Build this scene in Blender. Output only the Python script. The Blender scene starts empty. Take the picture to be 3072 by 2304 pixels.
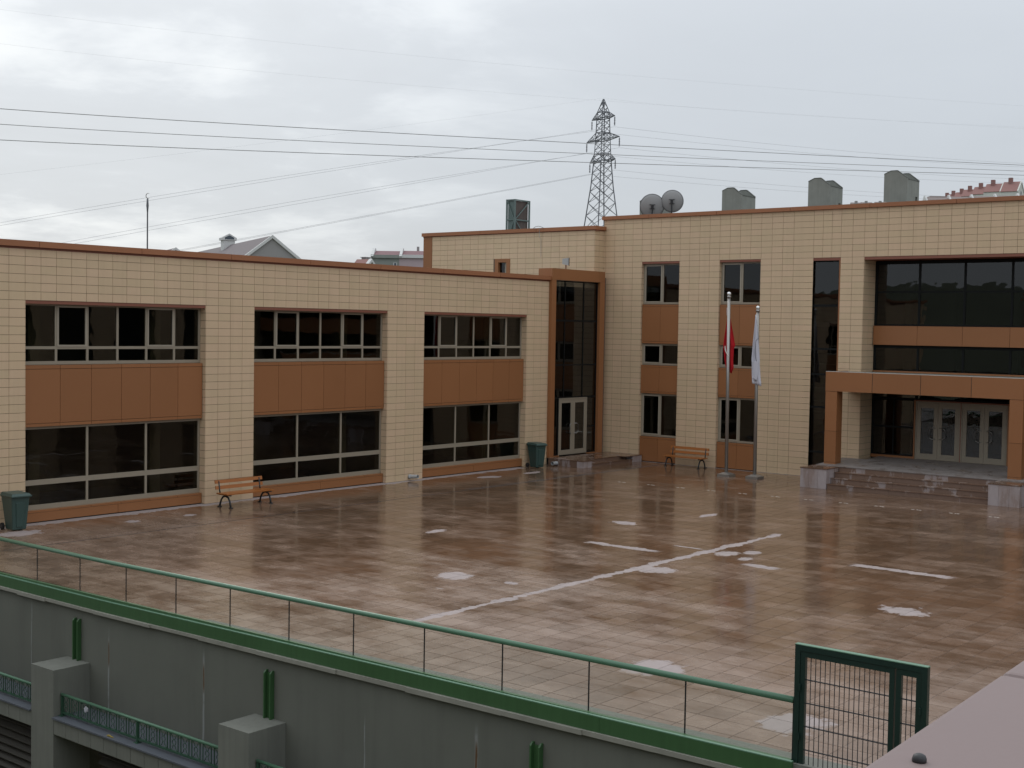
import bpy, bmesh, math, random
from mathutils import Vector, Matrix

random.seed(11)
S = bpy.context.scene
COL = S.collection
R = math.radians

# ------------------------------------------------------------------ camera, sky, sun, exposure
CAM = Vector((-49.4165, -34.599, 5.92927))
YAW, PITCH, ROLL, FPX = 0.68261, -0.04296, 0.01642, 3913.63
FWD = Vector((math.cos(YAW) * math.cos(PITCH), math.sin(YAW) * math.cos(PITCH), math.sin(PITCH)))
_r = Vector((math.sin(YAW), -math.cos(YAW), 0))
_u = _r.cross(FWD)
RGT = math.cos(ROLL) * _r + math.sin(ROLL) * _u
UPV = -math.sin(ROLL) * _r + math.cos(ROLL) * _u
cd = bpy.data.cameras.new('camera')
cam = bpy.data.objects.new('camera', cd)
COL.objects.link(cam)
cam.matrix_world = Matrix(((RGT.x, UPV.x, -FWD.x, CAM.x), (RGT.y, UPV.y, -FWD.y, CAM.y), (RGT.z, UPV.z, -FWD.z, CAM.z), (0, 0, 0, 1)))
cd.sensor_width = 36.0
cd.lens = FPX / 3072 * 36.0
cd.clip_start = 0.05
cd.clip_end = 9000
S.camera = cam


def at(px, py, depth):
    """point of the place seen at photo pixel (px, py), that many metres in front of the camera"""
    return CAM + (RGT * ((px - 1536) / FPX) - UPV * ((py - 1152) / FPX) + FWD) * depth


S.view_settings.view_transform = 'Standard'
S.view_settings.look = 'None'
S.view_settings.exposure = 0.0
S.view_settings.gamma = 1.0
S.view_settings.use_curve_mapping = False
S.cycles.use_denoising = True
S.cycles.max_bounces = 10
S.cycles.transparent_max_bounces = 16
S.cycles.sample_clamp_indirect = 4.0

SUN_AZ, SUN_EL = R(60), R(38)          # azimuth from +X towards +Y
SUND = Vector((math.cos(SUN_AZ) * math.cos(SUN_EL), math.sin(SUN_AZ) * math.cos(SUN_EL), math.sin(SUN_EL)))
sl = bpy.data.lights.new('sun', 'SUN')
sl.energy = 0.55
sl.angle = R(25)
sl.color = (1.0, 0.96, 0.9)
so = bpy.data.objects.new('sun', sl)
COL.objects.link(so)
so.rotation_euler = SUND.to_track_quat('Z', 'Y').to_euler()
so.location = (0, 0, 60)


class NT:
    """small node-tree writer"""
    def __init__(s, tree):
        s.t = tree
        s.N, s.L = tree.nodes, tree.links

    def n(s, typ, ins=None, **props):
        nd = s.N.new(typ)
        for k, v in props.items():
            setattr(nd, k, v)
        for k, v in (ins or {}).items():
            s.put(nd.inputs[k], v)
        return nd

    def put(s, sock, v):
        if isinstance(v, bpy.types.NodeSocket):
            s.L.new(v, sock)
        elif v is not None:
            if hasattr(sock.default_value, '__len__') and not hasattr(v, '__len__'):
                v = [v] * len(sock.default_value)
            if hasattr(v, '__len__') and len(v) == 3 and len(sock.default_value) == 4:
                v = tuple(v) + (1,)
            sock.default_value = v

    def m(s, op, a, b=None, c=None, clamp=False):
        nd = s.N.new('ShaderNodeMath')
        nd.operation = op
        nd.use_clamp = clamp
        for i, x in enumerate((a, b, c)):
            if x is not None:
                s.put(nd.inputs[i], x)
        return nd.outputs[0]

    def noise(s, vec, scale, detail=3, rough=0.55, dist=0.0):
        nd = s.n('ShaderNodeTexNoise', {'Scale': scale, 'Detail': detail, 'Roughness': rough, 'Distortion': dist})
        if vec is not None:
            s.L.new(vec, nd.inputs['Vector'])
        return nd.outputs['Fac']

    def step(s, x, lo, hi, a=0.0, b=1.0):
        nd = s.n('ShaderNodeMapRange', interpolation_type='SMOOTHSTEP')
        s.put(nd.inputs['Value'], x)
        for k, v in (('From Min', lo), ('From Max', hi), ('To Min', a), ('To Max', b)):
            s.put(nd.inputs[k], v)
        return nd.outputs['Result']

    def mix(s, f, a, b, typ='MIX'):
        nd = s.N.new('ShaderNodeMix')
        nd.data_type = 'RGBA'
        nd.blend_type = typ
        s.put(nd.inputs[0], f)
        s.put(nd.inputs[6], a)
        s.put(nd.inputs[7], b)
        return nd.outputs[2]

    def vmul(s, vec, k):
        nd = s.N.new('ShaderNodeVectorMath')
        nd.operation = 'MULTIPLY'
        s.L.new(vec, nd.inputs[0])
        nd.inputs[1].default_value = k
        return nd.outputs[0]

    def xyz(s, vec):
        nd = s.n('ShaderNodeSeparateXYZ', {0: vec})
        return nd.outputs[0], nd.outputs[1], nd.outputs[2]


W = bpy.data.worlds.new('World')
S.world = W
W.use_nodes = True
W.node_tree.nodes.clear()
w = NT(W.node_tree)
sky = w.n('ShaderNodeTexSky', sky_type='NISHITA', sun_disc=False, sun_elevation=SUN_EL, sun_rotation=R(90) - SUN_AZ,
          air_density=1.0, dust_density=2.0, ozone_density=1.0)
tc = w.n('ShaderNodeTexCoord').outputs['Generated']
vx, vy, vz = w.xyz(tc)
up = w.m('MAXIMUM', vz, 0.0)
# overcast deck: brighter overhead and towards the veiled sun, layered cloud in long patches
dn = w.N.new('ShaderNodeVectorMath'); dn.operation = 'DOT_PRODUCT'
w.L.new(tc, dn.inputs[0]); dn.inputs[1].default_value = (math.cos(R(68)) * math.cos(R(22)), math.sin(R(68)) * math.cos(R(22)), math.sin(R(22)))
glow = w.step(dn.outputs['Value'], 0.80, 1.0)
proj = w.n('ShaderNodeCombineXYZ', {0: w.m('DIVIDE', vx, w.m('ADD', up, 0.16)), 1: w.m('DIVIDE', vy, w.m('ADD', up, 0.16)), 2: 0.0}).outputs[0]
n1 = w.noise(proj, 1.25, 6, 0.58, 0.35)
n2 = w.noise(proj, 3.1, 5, 0.6, 0.2)
cl = w.m('ADD', w.m('MULTIPLY', n1, 0.7), w.m('MULTIPLY', n2, 0.3))
patch = w.step(cl, 0.47, 0.66)
base = w.mix(w.step(up, 0.0, 0.9), (0.60, 0.645, 0.70), (1.30, 1.36, 1.42))
gl = w.m('MULTIPLY', glow, w.m('ADD', 0.10, w.m('MULTIPLY', patch, 0.34)))
bright = w.m('ADD', w.m('ADD', 0.93, w.m('MULTIPLY', w.m('SUBTRACT', cl, 0.5), w.m('ADD', 0.12, w.m('MULTIPLY', glow, 0.35)))), gl)
cc = w.n('ShaderNodeVectorMath', operation='SCALE')
w.L.new(base, cc.inputs[0]); w.put(cc.inputs['Scale'], bright)
warm = w.mix(w.m('MULTIPLY', gl, 1.6, clamp=True), cc.outputs[0], (0.93, 0.95, 0.93))
bA = w.n('ShaderNodeBackground', {'Color': sky.outputs[0], 'Strength': 0.10})
bB = w.n('ShaderNodeBackground', {'Color': warm, 'Strength': 1.0})
mx = w.n('ShaderNodeMixShader', {0: 0.92, 1: bA.outputs[0], 2: bB.outputs[0]})
out = w.n('ShaderNodeOutputWorld', {0: mx.outputs[0]})

# ------------------------------------------------------------------ mesh and object helpers
ORG = {}


class MB:
    """collects boxes, tubes and prisms; build() links them as one mesh object"""
    def __init__(s, mp=None):
        s.v, s.f, s.mp = [], [], mp

    def add(s, vs, fs):
        o = len(s.v)
        s.v += [s.mp(*p) if s.mp else tuple(p) for p in vs]
        s.f += [tuple(i + o for i in f) for f in fs]
        return s

    def hexa(s, p):
        return s.add(p, [(0, 3, 2, 1), (4, 5, 6, 7), (0, 1, 5, 4), (1, 2, 6, 5), (2, 3, 7, 6), (3, 0, 4, 7)])

    def box(s, x0, y0, z0, x1, y1, z1):
        return s.hexa([(x0, y0, z0), (x1, y0, z0), (x1, y1, z0), (x0, y1, z0), (x0, y0, z1), (x1, y0, z1), (x1, y1, z1), (x0, y1, z1)])

    def prism(s, pts, ext):
        """closed outline of 3D points swept by vector ext"""
        n = len(pts)
        e = Vector(ext)
        top = [tuple(Vector(p) + e) for p in pts]
        return s.add(list(pts) + top, [tuple(range(n))[::-1], tuple(range(n, 2 * n))] + [(i, (i + 1) % n, n + (i + 1) % n, n + i) for i in range(n)])

    def tube(s, pts, r, n=8, cap=True):
        pts = [Vector(p) for p in pts]
        vs, fs = [], []
        for i, p in enumerate(pts):
            d = (pts[min(i + 1, len(pts) - 1)] - pts[max(i - 1, 0)]).normalized()
            a = d.cross(Vector((0, 0, 1)))
            if a.length < 0.1:
                a = d.cross(Vector((1, 0, 0)))
            a.normalize()
            b = d.cross(a)
            rr = r[i] if hasattr(r, '__len__') else r
            for k in range(n):
                t = 2 * math.pi * (k + 0.5) / n
                vs.append(p + (a * math.cos(t) + b * math.sin(t)) * rr)
        for i in range(len(pts) - 1):
            for k in range(n):
                k2 = (k + 1) % n
                fs.append((i * n + k, i * n + k2, (i + 1) * n + k2, (i + 1) * n + k))
        if cap:
            fs.append(tuple(range(n))[::-1])
            fs.append(tuple(range((len(pts) - 1) * n, len(pts) * n)))
        return s.add(vs, fs)

    def bar(s, p, q, w, h=None):
        """square bar from p to q"""
        h = h or w
        p, q = Vector(p), Vector(q)
        d = (q - p).normalized()
        a = d.cross(Vector((0, 0, 1)))
        if a.length < 0.05:
            a = d.cross(Vector((1, 0, 0)))
        a = a.normalized() * (w / 2)
        b = d.cross(a).normalized() * (h / 2)
        return s.hexa([p - a - b, p + a - b, p + a + b, p - a + b, q - a - b, q + a - b, q + a + b, q - a + b])

    def lathe(s, prof, c, n=16):
        vs, fs = [], []
        for r, z in prof:
            for k in range(n):
                t = 2 * math.pi * k / n
                vs.append((c[0] + r * math.cos(t), c[1] + r * math.sin(t), c[2] + z))
        for i in range(len(prof) - 1):
            for k in range(n):
                k2 = (k + 1) % n
                fs.append((i * n + k, i * n + k2, (i + 1) * n + k2, (i + 1) * n + k))
        fs.append(tuple(range(n))[::-1])
        fs.append(tuple(range((len(prof) - 1) * n, len(prof) * n)))
        return s.add(vs, fs)

    def mesh(s, name, mat, smooth=False, org=None):
        me = bpy.data.meshes.new(name)
        o = org or Vector((0, 0, 0))
        me.from_pydata([(p[0] - o[0], p[1] - o[1], p[2] - o[2]) for p in s.v], [], s.f)
        bm = bmesh.new()
        bm.from_mesh(me)
        bmesh.ops.recalc_face_normals(bm, faces=bm.faces)
        bm.to_mesh(me)
        bm.free()
        me.materials.append(mat)
        if smooth:
            me.polygons.foreach_set('use_smooth', [True] * len(me.polygons))
        return me

    def build(s, name, mat, parent=None, smooth=False, kind=None):
        org = ORG.get(parent.name, Vector((0, 0, 0))) if parent else Vector((0, 0, 0))
        ob = bpy.data.objects.new(name, s.mesh(name, mat, smooth, org))
        COL.objects.link(ob)
        if parent:
            ob.parent = parent
            ORG[ob.name] = org
        if kind:
            ob['kind'] = kind
        return ob


def thing(name, label, cat, loc=(0, 0, 0), group=None, world=True):
    """Empty at a thing's base; with world=True its parts are written in world coordinates"""
    o = bpy.data.objects.new(name, None)
    COL.objects.link(o)
    o.location = loc
    o.empty_display_size = 0.3
    o['label'] = label
    o['category'] = cat
    if group:
        o['group'] = group
    if world:
        ORG[o.name] = Vector(loc)
    return o


def tag(o, label, cat, group=None):
    o['label'] = label
    o['category'] = cat
    if group:
        o['group'] = group
    return o


def copy_tree(o, parent=None):
    c = o.copy()
    COL.objects.link(c)
    c.parent = parent
    for ch in list(o.children):
        copy_tree(ch, c)
    return c


# ------------------------------------------------------------------ materials
def mat(name):
    m = bpy.data.materials.new(name)
    m.use_nodes = True
    m.node_tree.nodes.clear()
    t = NT(m.node_tree)
    return m, t


def finish(t, col, rough=0.6, spec=0.5, metal=0.0, bump=None, bstr=0.2, bdist=0.01, **kw):
    p = t.n('ShaderNodeBsdfPrincipled')
    t.put(p.inputs['Base Color'], col)
    t.put(p.inputs['Roughness'], rough)
    t.put(p.inputs['Specular IOR Level'], spec)
    t.put(p.inputs['Metallic'], metal)
    if bump is not None:
        b = t.n('ShaderNodeBump', {'Strength': bstr, 'Distance': bdist, 'Height': bump})
        t.L.new(b.outputs[0], p.inputs['Normal'])
    o = t.n('ShaderNodeOutputMaterial', {0: p.outputs[0]})
    return p


def rnd(t):
    a = t.n('ShaderNodeObjectInfo').outputs['Random']
    b = t.n('ShaderNodeNewGeometry').outputs['Random Per Island']
    return t.m('FRACT', t.m('ADD', a, b))


def pos(t):
    return t.n('ShaderNodeNewGeometry').outputs['Position']


def simple(name, col, rough=0.6, var=0.12, scale=3.0, spec=0.5, metal=0.0, bump=0.0, streak=0.0, perobj=0.0):
    """paint or stone with cloudy variation, optional rain streaks and per-piece variation"""
    m, t = mat(name)
    P = pos(t)
    n = t.noise(P, scale, 5, 0.6)
    k = t.m('ADD', 1.0 - var, t.m('MULTIPLY', n, 2 * var))
    if streak:
        st = t.noise(t.vmul(P, (9, 9, 0.35)), 1.0, 4, 0.6)
        k = t.m('MULTIPLY', k, t.step(st, 0.35, 0.7, 1.0, 1.0 - streak))
    if perobj:
        k = t.m('MULTIPLY', k, t.m('ADD', 1 - perobj, t.m('MULTIPLY', rnd(t), 2 * perobj)))
    c = t.n('ShaderNodeVectorMath', operation='SCALE')
    c.inputs[0].default_value = col
    t.put(c.inputs['Scale'], k)
    fine = t.noise(P, scale * 25, 3, 0.6)
    finish(t, c.outputs[0], t.m('ADD', rough - 0.06, t.m('MULTIPLY', n, 0.12)), spec, metal, fine if bump else None, bump, 0.004)
    return m


M = {}
# cream facing tile: one shade per tile, rain streaks under the coping
m, t = mat('cream_tile')
P = pos(t)
k = t.m('ADD', 0.975, t.m('MULTIPLY', rnd(t), 0.05))
k = t.m('MULTIPLY', k, t.m('ADD', 0.93, t.m('MULTIPLY', t.noise(P, 0.6, 4, 0.6), 0.14)))
st = t.noise(t.vmul(P, (5, 5, 0.2)), 1.0, 4, 0.6)
k = t.m('MULTIPLY', k, t.step(st, 0.42, 0.75, 1.0, 0.95))
c = t.n('ShaderNodeVectorMath', operation='SCALE')
t.L.new(t.mix(rnd(t), (0.625, 0.475, 0.305), (0.635, 0.465, 0.31)), c.inputs[0])
t.put(c.inputs['Scale'], k)
finish(t, c.outputs[0], 0.55, 0.35, bump=t.noise(P, 60, 2), bstr=0.08, bdist=0.002)
M['tile'] = m
M['grout'] = simple('grout', (0.16, 0.115, 0.085), 0.9, 0.15)
M['orange'] = simple('orange_panel', (0.295, 0.125, 0.05), 0.42, 0.05, 0.8, 0.4, perobj=0.05)
M['cap'] = simple('orange_coping', (0.33, 0.135, 0.062), 0.45, 0.07, 1.2, 0.4, perobj=0.05)
M['trim'] = simple('brown_trim', (0.23, 0.082, 0.05), 0.5, 0.08, 1.0, perobj=0.04)
M['frame'] = simple('champagne_frame', (0.295, 0.255, 0.195), 0.4, 0.05, 2.0)
M['sash'] = simple('champagne_sash', (0.34, 0.30, 0.235), 0.4, 0.05, 2.0)
M['dark_frame'] = simple('dark_frame', (0.008, 0.009, 0.009), 0.6, 0.1, 2.0, 0.15)
M['concrete'] = simple('grey_concrete', (0.19, 0.195, 0.17), 0.85, 0.16, 1.5, 0.3, bump=0.2, streak=0.1)
M['chimney'] = simple('chimney_render', (0.25, 0.26, 0.235), 0.9, 0.22, 2.2, 0.25, bump=0.25, streak=0.08)
M['chimney_top'] = simple('dark_flashing', (0.09, 0.095, 0.085), 0.8, 0.15)
M['white_edge'] = simple('white_flashing', (0.55, 0.55, 0.53), 0.6, 0.1)
M['green'] = simple('green_paint', (0.045, 0.115, 0.042), 0.45, 0.14, 1.2, 0.5, streak=0.1)
M['green_rail'] = simple('green_handrail', (0.085, 0.185, 0.115), 0.32, 0.08, 1.0)
M['pale_green'] = simple('pale_green_channel', (0.13, 0.25, 0.17), 0.35, 0.1, 1.0)
M['gate'] = simple('dark_green_gate', (0.012, 0.032, 0.026), 0.35, 0.1, 2.0)
M['iron_green'] = simple('green_iron', (0.03, 0.085, 0.05), 0.45, 0.15, 3.0)
M['steel'] = simple('stainless_steel', (0.36, 0.345, 0.325), 0.34, 0.06, 1.0, metal=0.7)
M['ball'] = simple('bright_finial', (0.75, 0.76, 0.76), 0.25, 0.04, 4.0, metal=0.7)
M['lattice'] = simple('galvanised_lattice', (0.13, 0.135, 0.15), 0.6, 0.1, 0.5)
M['insulator'] = simple('dark_insulator', (0.10, 0.10, 0.12), 0.4, 0.1, 0.5)
M['wire'] = simple('conductor', (0.30, 0.305, 0.31), 0.6, 0.05, 0.2)
M['dish'] = simple('grey_dish', (0.30, 0.30, 0.30), 0.6, 0.08, 2.0)
M['dark_metal'] = simple('dark_metal', (0.035, 0.036, 0.04), 0.5, 0.1, 3.0)
M['cast_iron'] = simple('cast_iron', (0.014, 0.017, 0.02), 0.45, 0.15, 6.0)
m, t = mat('bench_wood')
P = pos(t)
g = t.noise(t.vmul(P, (2, 2, 26)), 3.0, 5, 0.65)
finish(t, t.mix(t.m('MULTIPLY', g, 1.0, clamp=True), (0.22, 0.075, 0.018), (0.46, 0.165, 0.04)), 0.35, 0.5, bump=g, bstr=0.1, bdist=0.002)
M['wood'] = m
M['bin'] = simple('green_bin_plastic', (0.038, 0.075, 0.066), 0.42, 0.1, 3.0)
M['rubber'] = simple('black_rubber', (0.012, 0.012, 0.013), 0.7, 0.1, 5.0)
M['pvc'] = simple('grey_white_pvc', (0.42, 0.44, 0.45), 0.4, 0.06, 3.0)
M['black'] = simple('black_hollow', (0.006, 0.006, 0.006), 0.9, 0.1)
M['lamp'] = simple('floodlight_shell', (0.40, 0.42, 0.42), 0.4, 0.08, 6.0)
M['lampglass'] = simple('floodlight_front', (0.06, 0.055, 0.055), 0.2, 0.05, 4.0)
M['red'] = simple('red_cloth', (0.42, 0.012, 0.018), 0.75, 0.1, 2.0, 0.2)
M['whitecloth'] = simple('white_cloth', (0.56, 0.56, 0.62), 0.8, 0.05, 3.0, 0.2)
M['whiteprint'] = simple('white_print', (0.75, 0.72, 0.66), 0.8, 0.04)
M['darkprint'] = simple('dark_print', (0.05, 0.055, 0.075), 0.8, 0.05)
M['inside'] = simple('dim_interior', (0.17, 0.16, 0.13), 0.9, 0.1, 0.6)
M['inside_floor'] = simple('interior_floor', (0.10, 0.085, 0.065), 0.5, 0.1, 0.6)
M['roofing'] = simple('roof_screed', (0.25, 0.24, 0.23), 0.9, 0.12, 0.8)
M['pinkstone'] = simple('pink_coping_stone', (0.235, 0.178, 0.172), 0.6, 0.07, 1.6, 0.4, bump=0.12)
M['render_wall'] = simple('parapet_render', (0.36, 0.32, 0.29), 0.85, 0.1, 1.2)
M['beige_wall'] = simple('beige_wall', (0.22, 0.19, 0.15), 0.8, 0.1, 0.6)
M['soil'] = simple('ground_earth', (0.10, 0.11, 0.06), 0.95, 0.3, 0.05)
M['hillside'] = simple('hill_scrub', (0.075, 0.085, 0.05), 0.95, 0.3, 0.03)
M['ledge'] = simple('bluish_slab', (0.105, 0.115, 0.135), 0.5, 0.15, 2.0)
M['louver'] = simple('brown_louver', (0.05, 0.045, 0.035), 0.6, 0.15, 2.0)
M['green_steel'] = simple('bluegreen_steel', (0.12, 0.165, 0.155), 0.55, 0.15, 4.0)
M['rustpanel'] = simple('brown_sheet', (0.10, 0.075, 0.065), 0.7, 0.25, 2.0, streak=0.3)
for nm, colr in (('h_grey', (0.30, 0.29, 0.285)), ('h_white', (0.62, 0.62, 0.61)), ('h_roof', (0.17, 0.145, 0.15)), ('h_maroon', (0.19, 0.10, 0.11)),
                 ('h_green', (0.25, 0.27, 0.245)), ('h_pink', (0.46, 0.37, 0.385)), ('h_cream', (0.60, 0.61, 0.56)), ('h_red', (0.27, 0.14, 0.125)),
                 ('h_brown', (0.30, 0.25, 0.235)), ('h_glass', (0.08, 0.10, 0.12))):
    M[nm] = simple(nm, colr, 0.8, 0.1, 0.6)


def glass(name, tint, ior=1.5, rough=0.01, wob=0.0):
    m, t = mat(name)
    fr = t.n('ShaderNodeFresnel', {'IOR': ior})
    bk = t.n('ShaderNodeNewGeometry').outputs['Backfacing']
    fac = t.m('MULTIPLY', fr.outputs[0], t.m('SUBTRACT', 1.0, bk))
    tr = t.n('ShaderNodeBsdfTransparent', {'Color': tint})
    gl = t.n('ShaderNodeBsdfGlossy', {'Color': (0.95, 0.96, 0.96), 'Roughness': rough})
    if wob:
        b = t.n('ShaderNodeBump', {'Strength': 1.0, 'Distance': wob, 'Height': t.noise(pos(t), 0.9, 2)})
        t.L.new(b.outputs[0], gl.inputs['Normal'])
    mx = t.n('ShaderNodeMixShader', {0: fac, 1: tr.outputs[0], 2: gl.outputs[0]})
    t.n('ShaderNodeOutputMaterial', {0: mx.outputs[0]})
    return m


M['pane'] = glass('tinted_window_glass', (0.60, 0.59, 0.52), wob=0.004)
M['curtain'] = glass('dark_curtain_glass', (0.36, 0.37, 0.36), ior=1.62, wob=0.004)
M['clear'] = glass('balustrade_glass', (0.945, 0.955, 0.935), ior=1.42)

# wet stone floor: dry (pale, matt) strips on the high lines of the paving, damp film elsewhere
def floor_mat(name, joint=False):
    m, t = mat(name)
    P = pos(t)
    x, y, z = t.xyz(P)
    nb = t.noise(P, 1.1, 5, 0.62)
    nf = t.noise(P, 4.5, 4, 0.6)
    wig = t.m('SUBTRACT', t.m('ADD', t.m('MULTIPLY', nb, 0.7), t.m('MULTIPLY', nf, 0.3)), 0.5)

    def band(c, at0, half, along, lo, hi, amp=1.0):
        d = t.m('ABSOLUTE', t.m('SUBTRACT', c, at0))
        d = t.m('ADD', d, t.m('MULTIPLY', wig, amp))
        k = t.step(d, half, half + 0.05, 1.0, 0.0)
        e = t.m('MULTIPLY', t.step(along, lo, lo + 0.35), t.step(along, hi - 0.35, hi, 1.0, 0.0))
        return t.m('MULTIPLY', k, e)

    def blob(cx, cy, rx, ry):
        dx = t.m('DIVIDE', t.m('SUBTRACT', x, cx), rx)
        dy = t.m('DIVIDE', t.m('SUBTRACT', y, cy), ry)
        d = t.m('SQRT', t.m('ADD', t.m('MULTIPLY', dx, dx), t.m('MULTIPLY', dy, dy)))
        d = t.m('ADD', d, t.m('MULTIPLY', wig, 3.4))
        return t.step(d, 0.62, 0.92, 1.0, 0.0)
    parts = [band(y, -16.72, 0.10, x, -30.6, -14.6, 0.9), band(x, -19.95, 0.13, y, -15.9, -13.3, 0.8), band(x, -19.95, 0.15, y, -19.5, -18.2, 0.6),
             band(x, -18.75, 0.04, y, -16.6, -15.4, 0.3), band(x, -18.0, 0.17, y, -23.2, -20.3, 0.7), band(y, 0.0, 0.28, x, -40, -6, 1.2),
             band(x, -0.02, 0.05, y, -12.5, -2.0, 0.3)]
    for b in ((-26.3, -14.15, .55, .5), (-22.2, -17.25, .55, .45), (-26.0, -15.65, .18, .25), (-18.9, -17.3, .5, .3), (-18.2, -17.7, .4, .25),
              (-19.2, -18.0, .3, .25), (-30.2, -1.3, .9, .55), (-26.6, -1.6, .3, .25), (-24.6, -1.75, .25, .22), (-9.9, -1.4, .6, .35), (-7.4, -1.6, .8, .25),
              (-30.2, -22.3, .6, .7), (-31.6, -25.6, .8, .6), (-22.5, -23.6, .5, .6), (-13.0, -13.2, .7, .2), (-21.5, -9.2, .5, .25), (-16.3, -12.2, .3, .6)):
        parts.append(blob(*b))
    sp = t.step(t.noise(t.vmul(P, (0.9, 0.5, 1)), 1.3, 5, 0.65), 0.71, 0.76)
    parts.append(t.m('MULTIPLY', sp, 0.8))
    dry = parts[0]
    for p in parts[1:]:
        dry = t.m('MAXIMUM', dry, p)
    # damp, half-dry paving towards the balustrade and in broad clouds
    damp = t.m('ADD', t.m('MULTIPLY', t.step(x, -18.0, -33.0), 0.55), t.m('MULTIPLY', t.m('SUBTRACT', t.noise(t.vmul(P, (0.45, 0.16, 1)), 1.0, 5, 0.65), 0.46), 2.2))
    rv = rnd(t)
    mid = t.m('MULTIPLY', t.m('SUBTRACT', t.noise(t.vmul(P, (1.6, 0.8, 1)), 1.0, 4, 0.7), 0.5), 1.9)
    damp = t.m('ADD', damp, t.m('ADD', mid, t.m('MULTIPLY', t.m('SUBTRACT', rv, 0.45), 0.17)))
    damp = t.m('MAXIMUM', t.m('MINIMUM', damp, 1.0), 0.0)
    if joint:
        wet, dmp, dr = (0.15, 0.105, 0.08), (0.27, 0.205, 0.175), (0.33, 0.285, 0.275)
    else:
        wet = t.mix(rv, (0.120, 0.071, 0.043), (0.155, 0.090, 0.054))
        dmp = t.mix(rv, (0.245, 0.170, 0.126), (0.285, 0.200, 0.152))
        dr = t.mix(rv, (0.325, 0.275, 0.265), (0.355, 0.30, 0.29))
    vein = t.m('ADD', 0.86, t.m('MULTIPLY', t.noise(P, 7.0, 5, 0.65, 0.6), 0.28))
    c = t.mix(damp, wet, dmp)
    c = t.mix(dry, c, dr)
    cs = t.n('ShaderNodeVectorMath', operation='SCALE')
    t.L.new(c, cs.inputs[0])
    t.put(cs.inputs['Scale'], vein)
    ro = t.m('ADD', 0.085, t.m('MULTIPLY', damp, 0.21))
    ro = t.m('ADD', ro, t.m('MULTIPLY', t.noise(P, 2.3, 4, 0.6), 0.08))
    ro = t.m('MAXIMUM', ro, t.m('MULTIPLY', dry, 0.62))
    rip = t.noise(P, 2.2, 3, 0.5)
    p = finish(t, cs.outputs[0], ro, t.m('SUBTRACT', 0.5, t.m('MULTIPLY', dry, 0.3)), bump=rip, bstr=0.25, bdist=0.008)
    return m


M['floor'] = floor_mat('wet_paving')
M['floor_joint'] = floor_mat('paving_joint', True)

# step stone: damp brown stone with pale dried streaks running down
def step_mat(name, wetc, dryc, lo, hi, vz):
    m, t = mat(name)
    P = pos(t)
    n = t.noise(t.vmul(P, (2.2, 2.2, vz)), 1.0, 5, 0.62)
    k = t.step(n, lo, hi)
    v = t.m('ADD', 0.88, t.m('MULTIPLY', t.noise(P, 6, 4), 0.24))
    cs = t.n('ShaderNodeVectorMath', operation='SCALE')
    t.L.new(t.mix(k, wetc, dryc), cs.inputs[0])
    t.put(cs.inputs['Scale'], v)
    finish(t, cs.outputs[0], t.m('ADD', 0.2, t.m('MULTIPLY', k, 0.45)), 0.45)
    return m


M['riser'] = step_mat('damp_riser_stone', (0.18, 0.115, 0.085), (0.30, 0.25, 0.24), 0.57, 0.64, 0.8)
M['tread'] = step_mat('wet_tread_stone', (0.15, 0.088, 0.058), (0.26, 0.205, 0.18), 0.52, 0.66, 1.0)
M['plinth'] = step_mat('pale_plinth_stone', (0.30, 0.235, 0.215), (0.38, 0.33, 0.33), 0.34, 0.56, 0.7)
M['landing'] = step_mat('grey_landing_stone', (0.15, 0.115, 0.095), (0.215, 0.19, 0.178), 0.30, 0.55, 1.0)

# retaining wall: stained fair-faced concrete with leaking joints
m, t = mat('stained_concrete')
P = pos(t)
x, y, z = t.xyz(P)
n = t.noise(P, 0.8, 5, 0.6)
k = t.m('ADD', 0.86, t.m('MULTIPLY', n, 0.28))
st = t.noise(t.vmul(P, (2.2, 2.2, 0.18)), 1.0, 5, 0.6)
k = t.m('MULTIPLY', k, t.step(st, 0.45, 0.8, 1.0, 0.88))
cs = t.n('ShaderNodeVectorMath', operation='SCALE')
cs.inputs[0].default_value = (0.15, 0.155, 0.132)
t.put(cs.inputs['Scale'], k)
c = cs.outputs[0]
wv = t.m('MULTIPLY', t.m('SUBTRACT', t.noise(P, 1.5, 3), 0.5), 0.07)
for yc, wd, top, rust in ((-10.76, .022, -.5, 1), (-13.97, .025, -.42, 1), (-7.75, .012, -.3, 0), (-18.47, .012, -.8, 0), (-21.03, .03, -.45, 1), (-24.6, .02, -.5, 0)):
    d = t.m('ABSOLUTE', t.m('ADD', t.m('SUBTRACT', y, yc), wv))
    f = t.m('MULTIPLY', t.step(d, wd * 0.4, wd * 1.6, 1.0, 0.0), t.step(z, top - 0.35, top, 1.0, 0.0))
    f = t.m('MULTIPLY', f, t.step(t.noise(t.vmul(P, (1, 1, 3)), 1.3, 3), 0.3, 0.55, 0.35, 1.0))
    c = t.mix(f, c, (0.26, 0.27, 0.26))
    if rust:
        f2 = t.m('MULTIPLY', t.step(d, wd * 0.3, wd * 1.2, 1.0, 0.0), t.m('MULTIPLY', t.step(z, top - 1.0, top - .75), t.step(z, top - .5, top - .25, 1.0, 0.0)))
        c = t.mix(f2, c, (0.12, 0.065, 0.03))
finish(t, c, 0.85, 0.3, bump=t.noise(P, 30, 4), bstr=0.15, bdist=0.004)
M['retain'] = m

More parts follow.
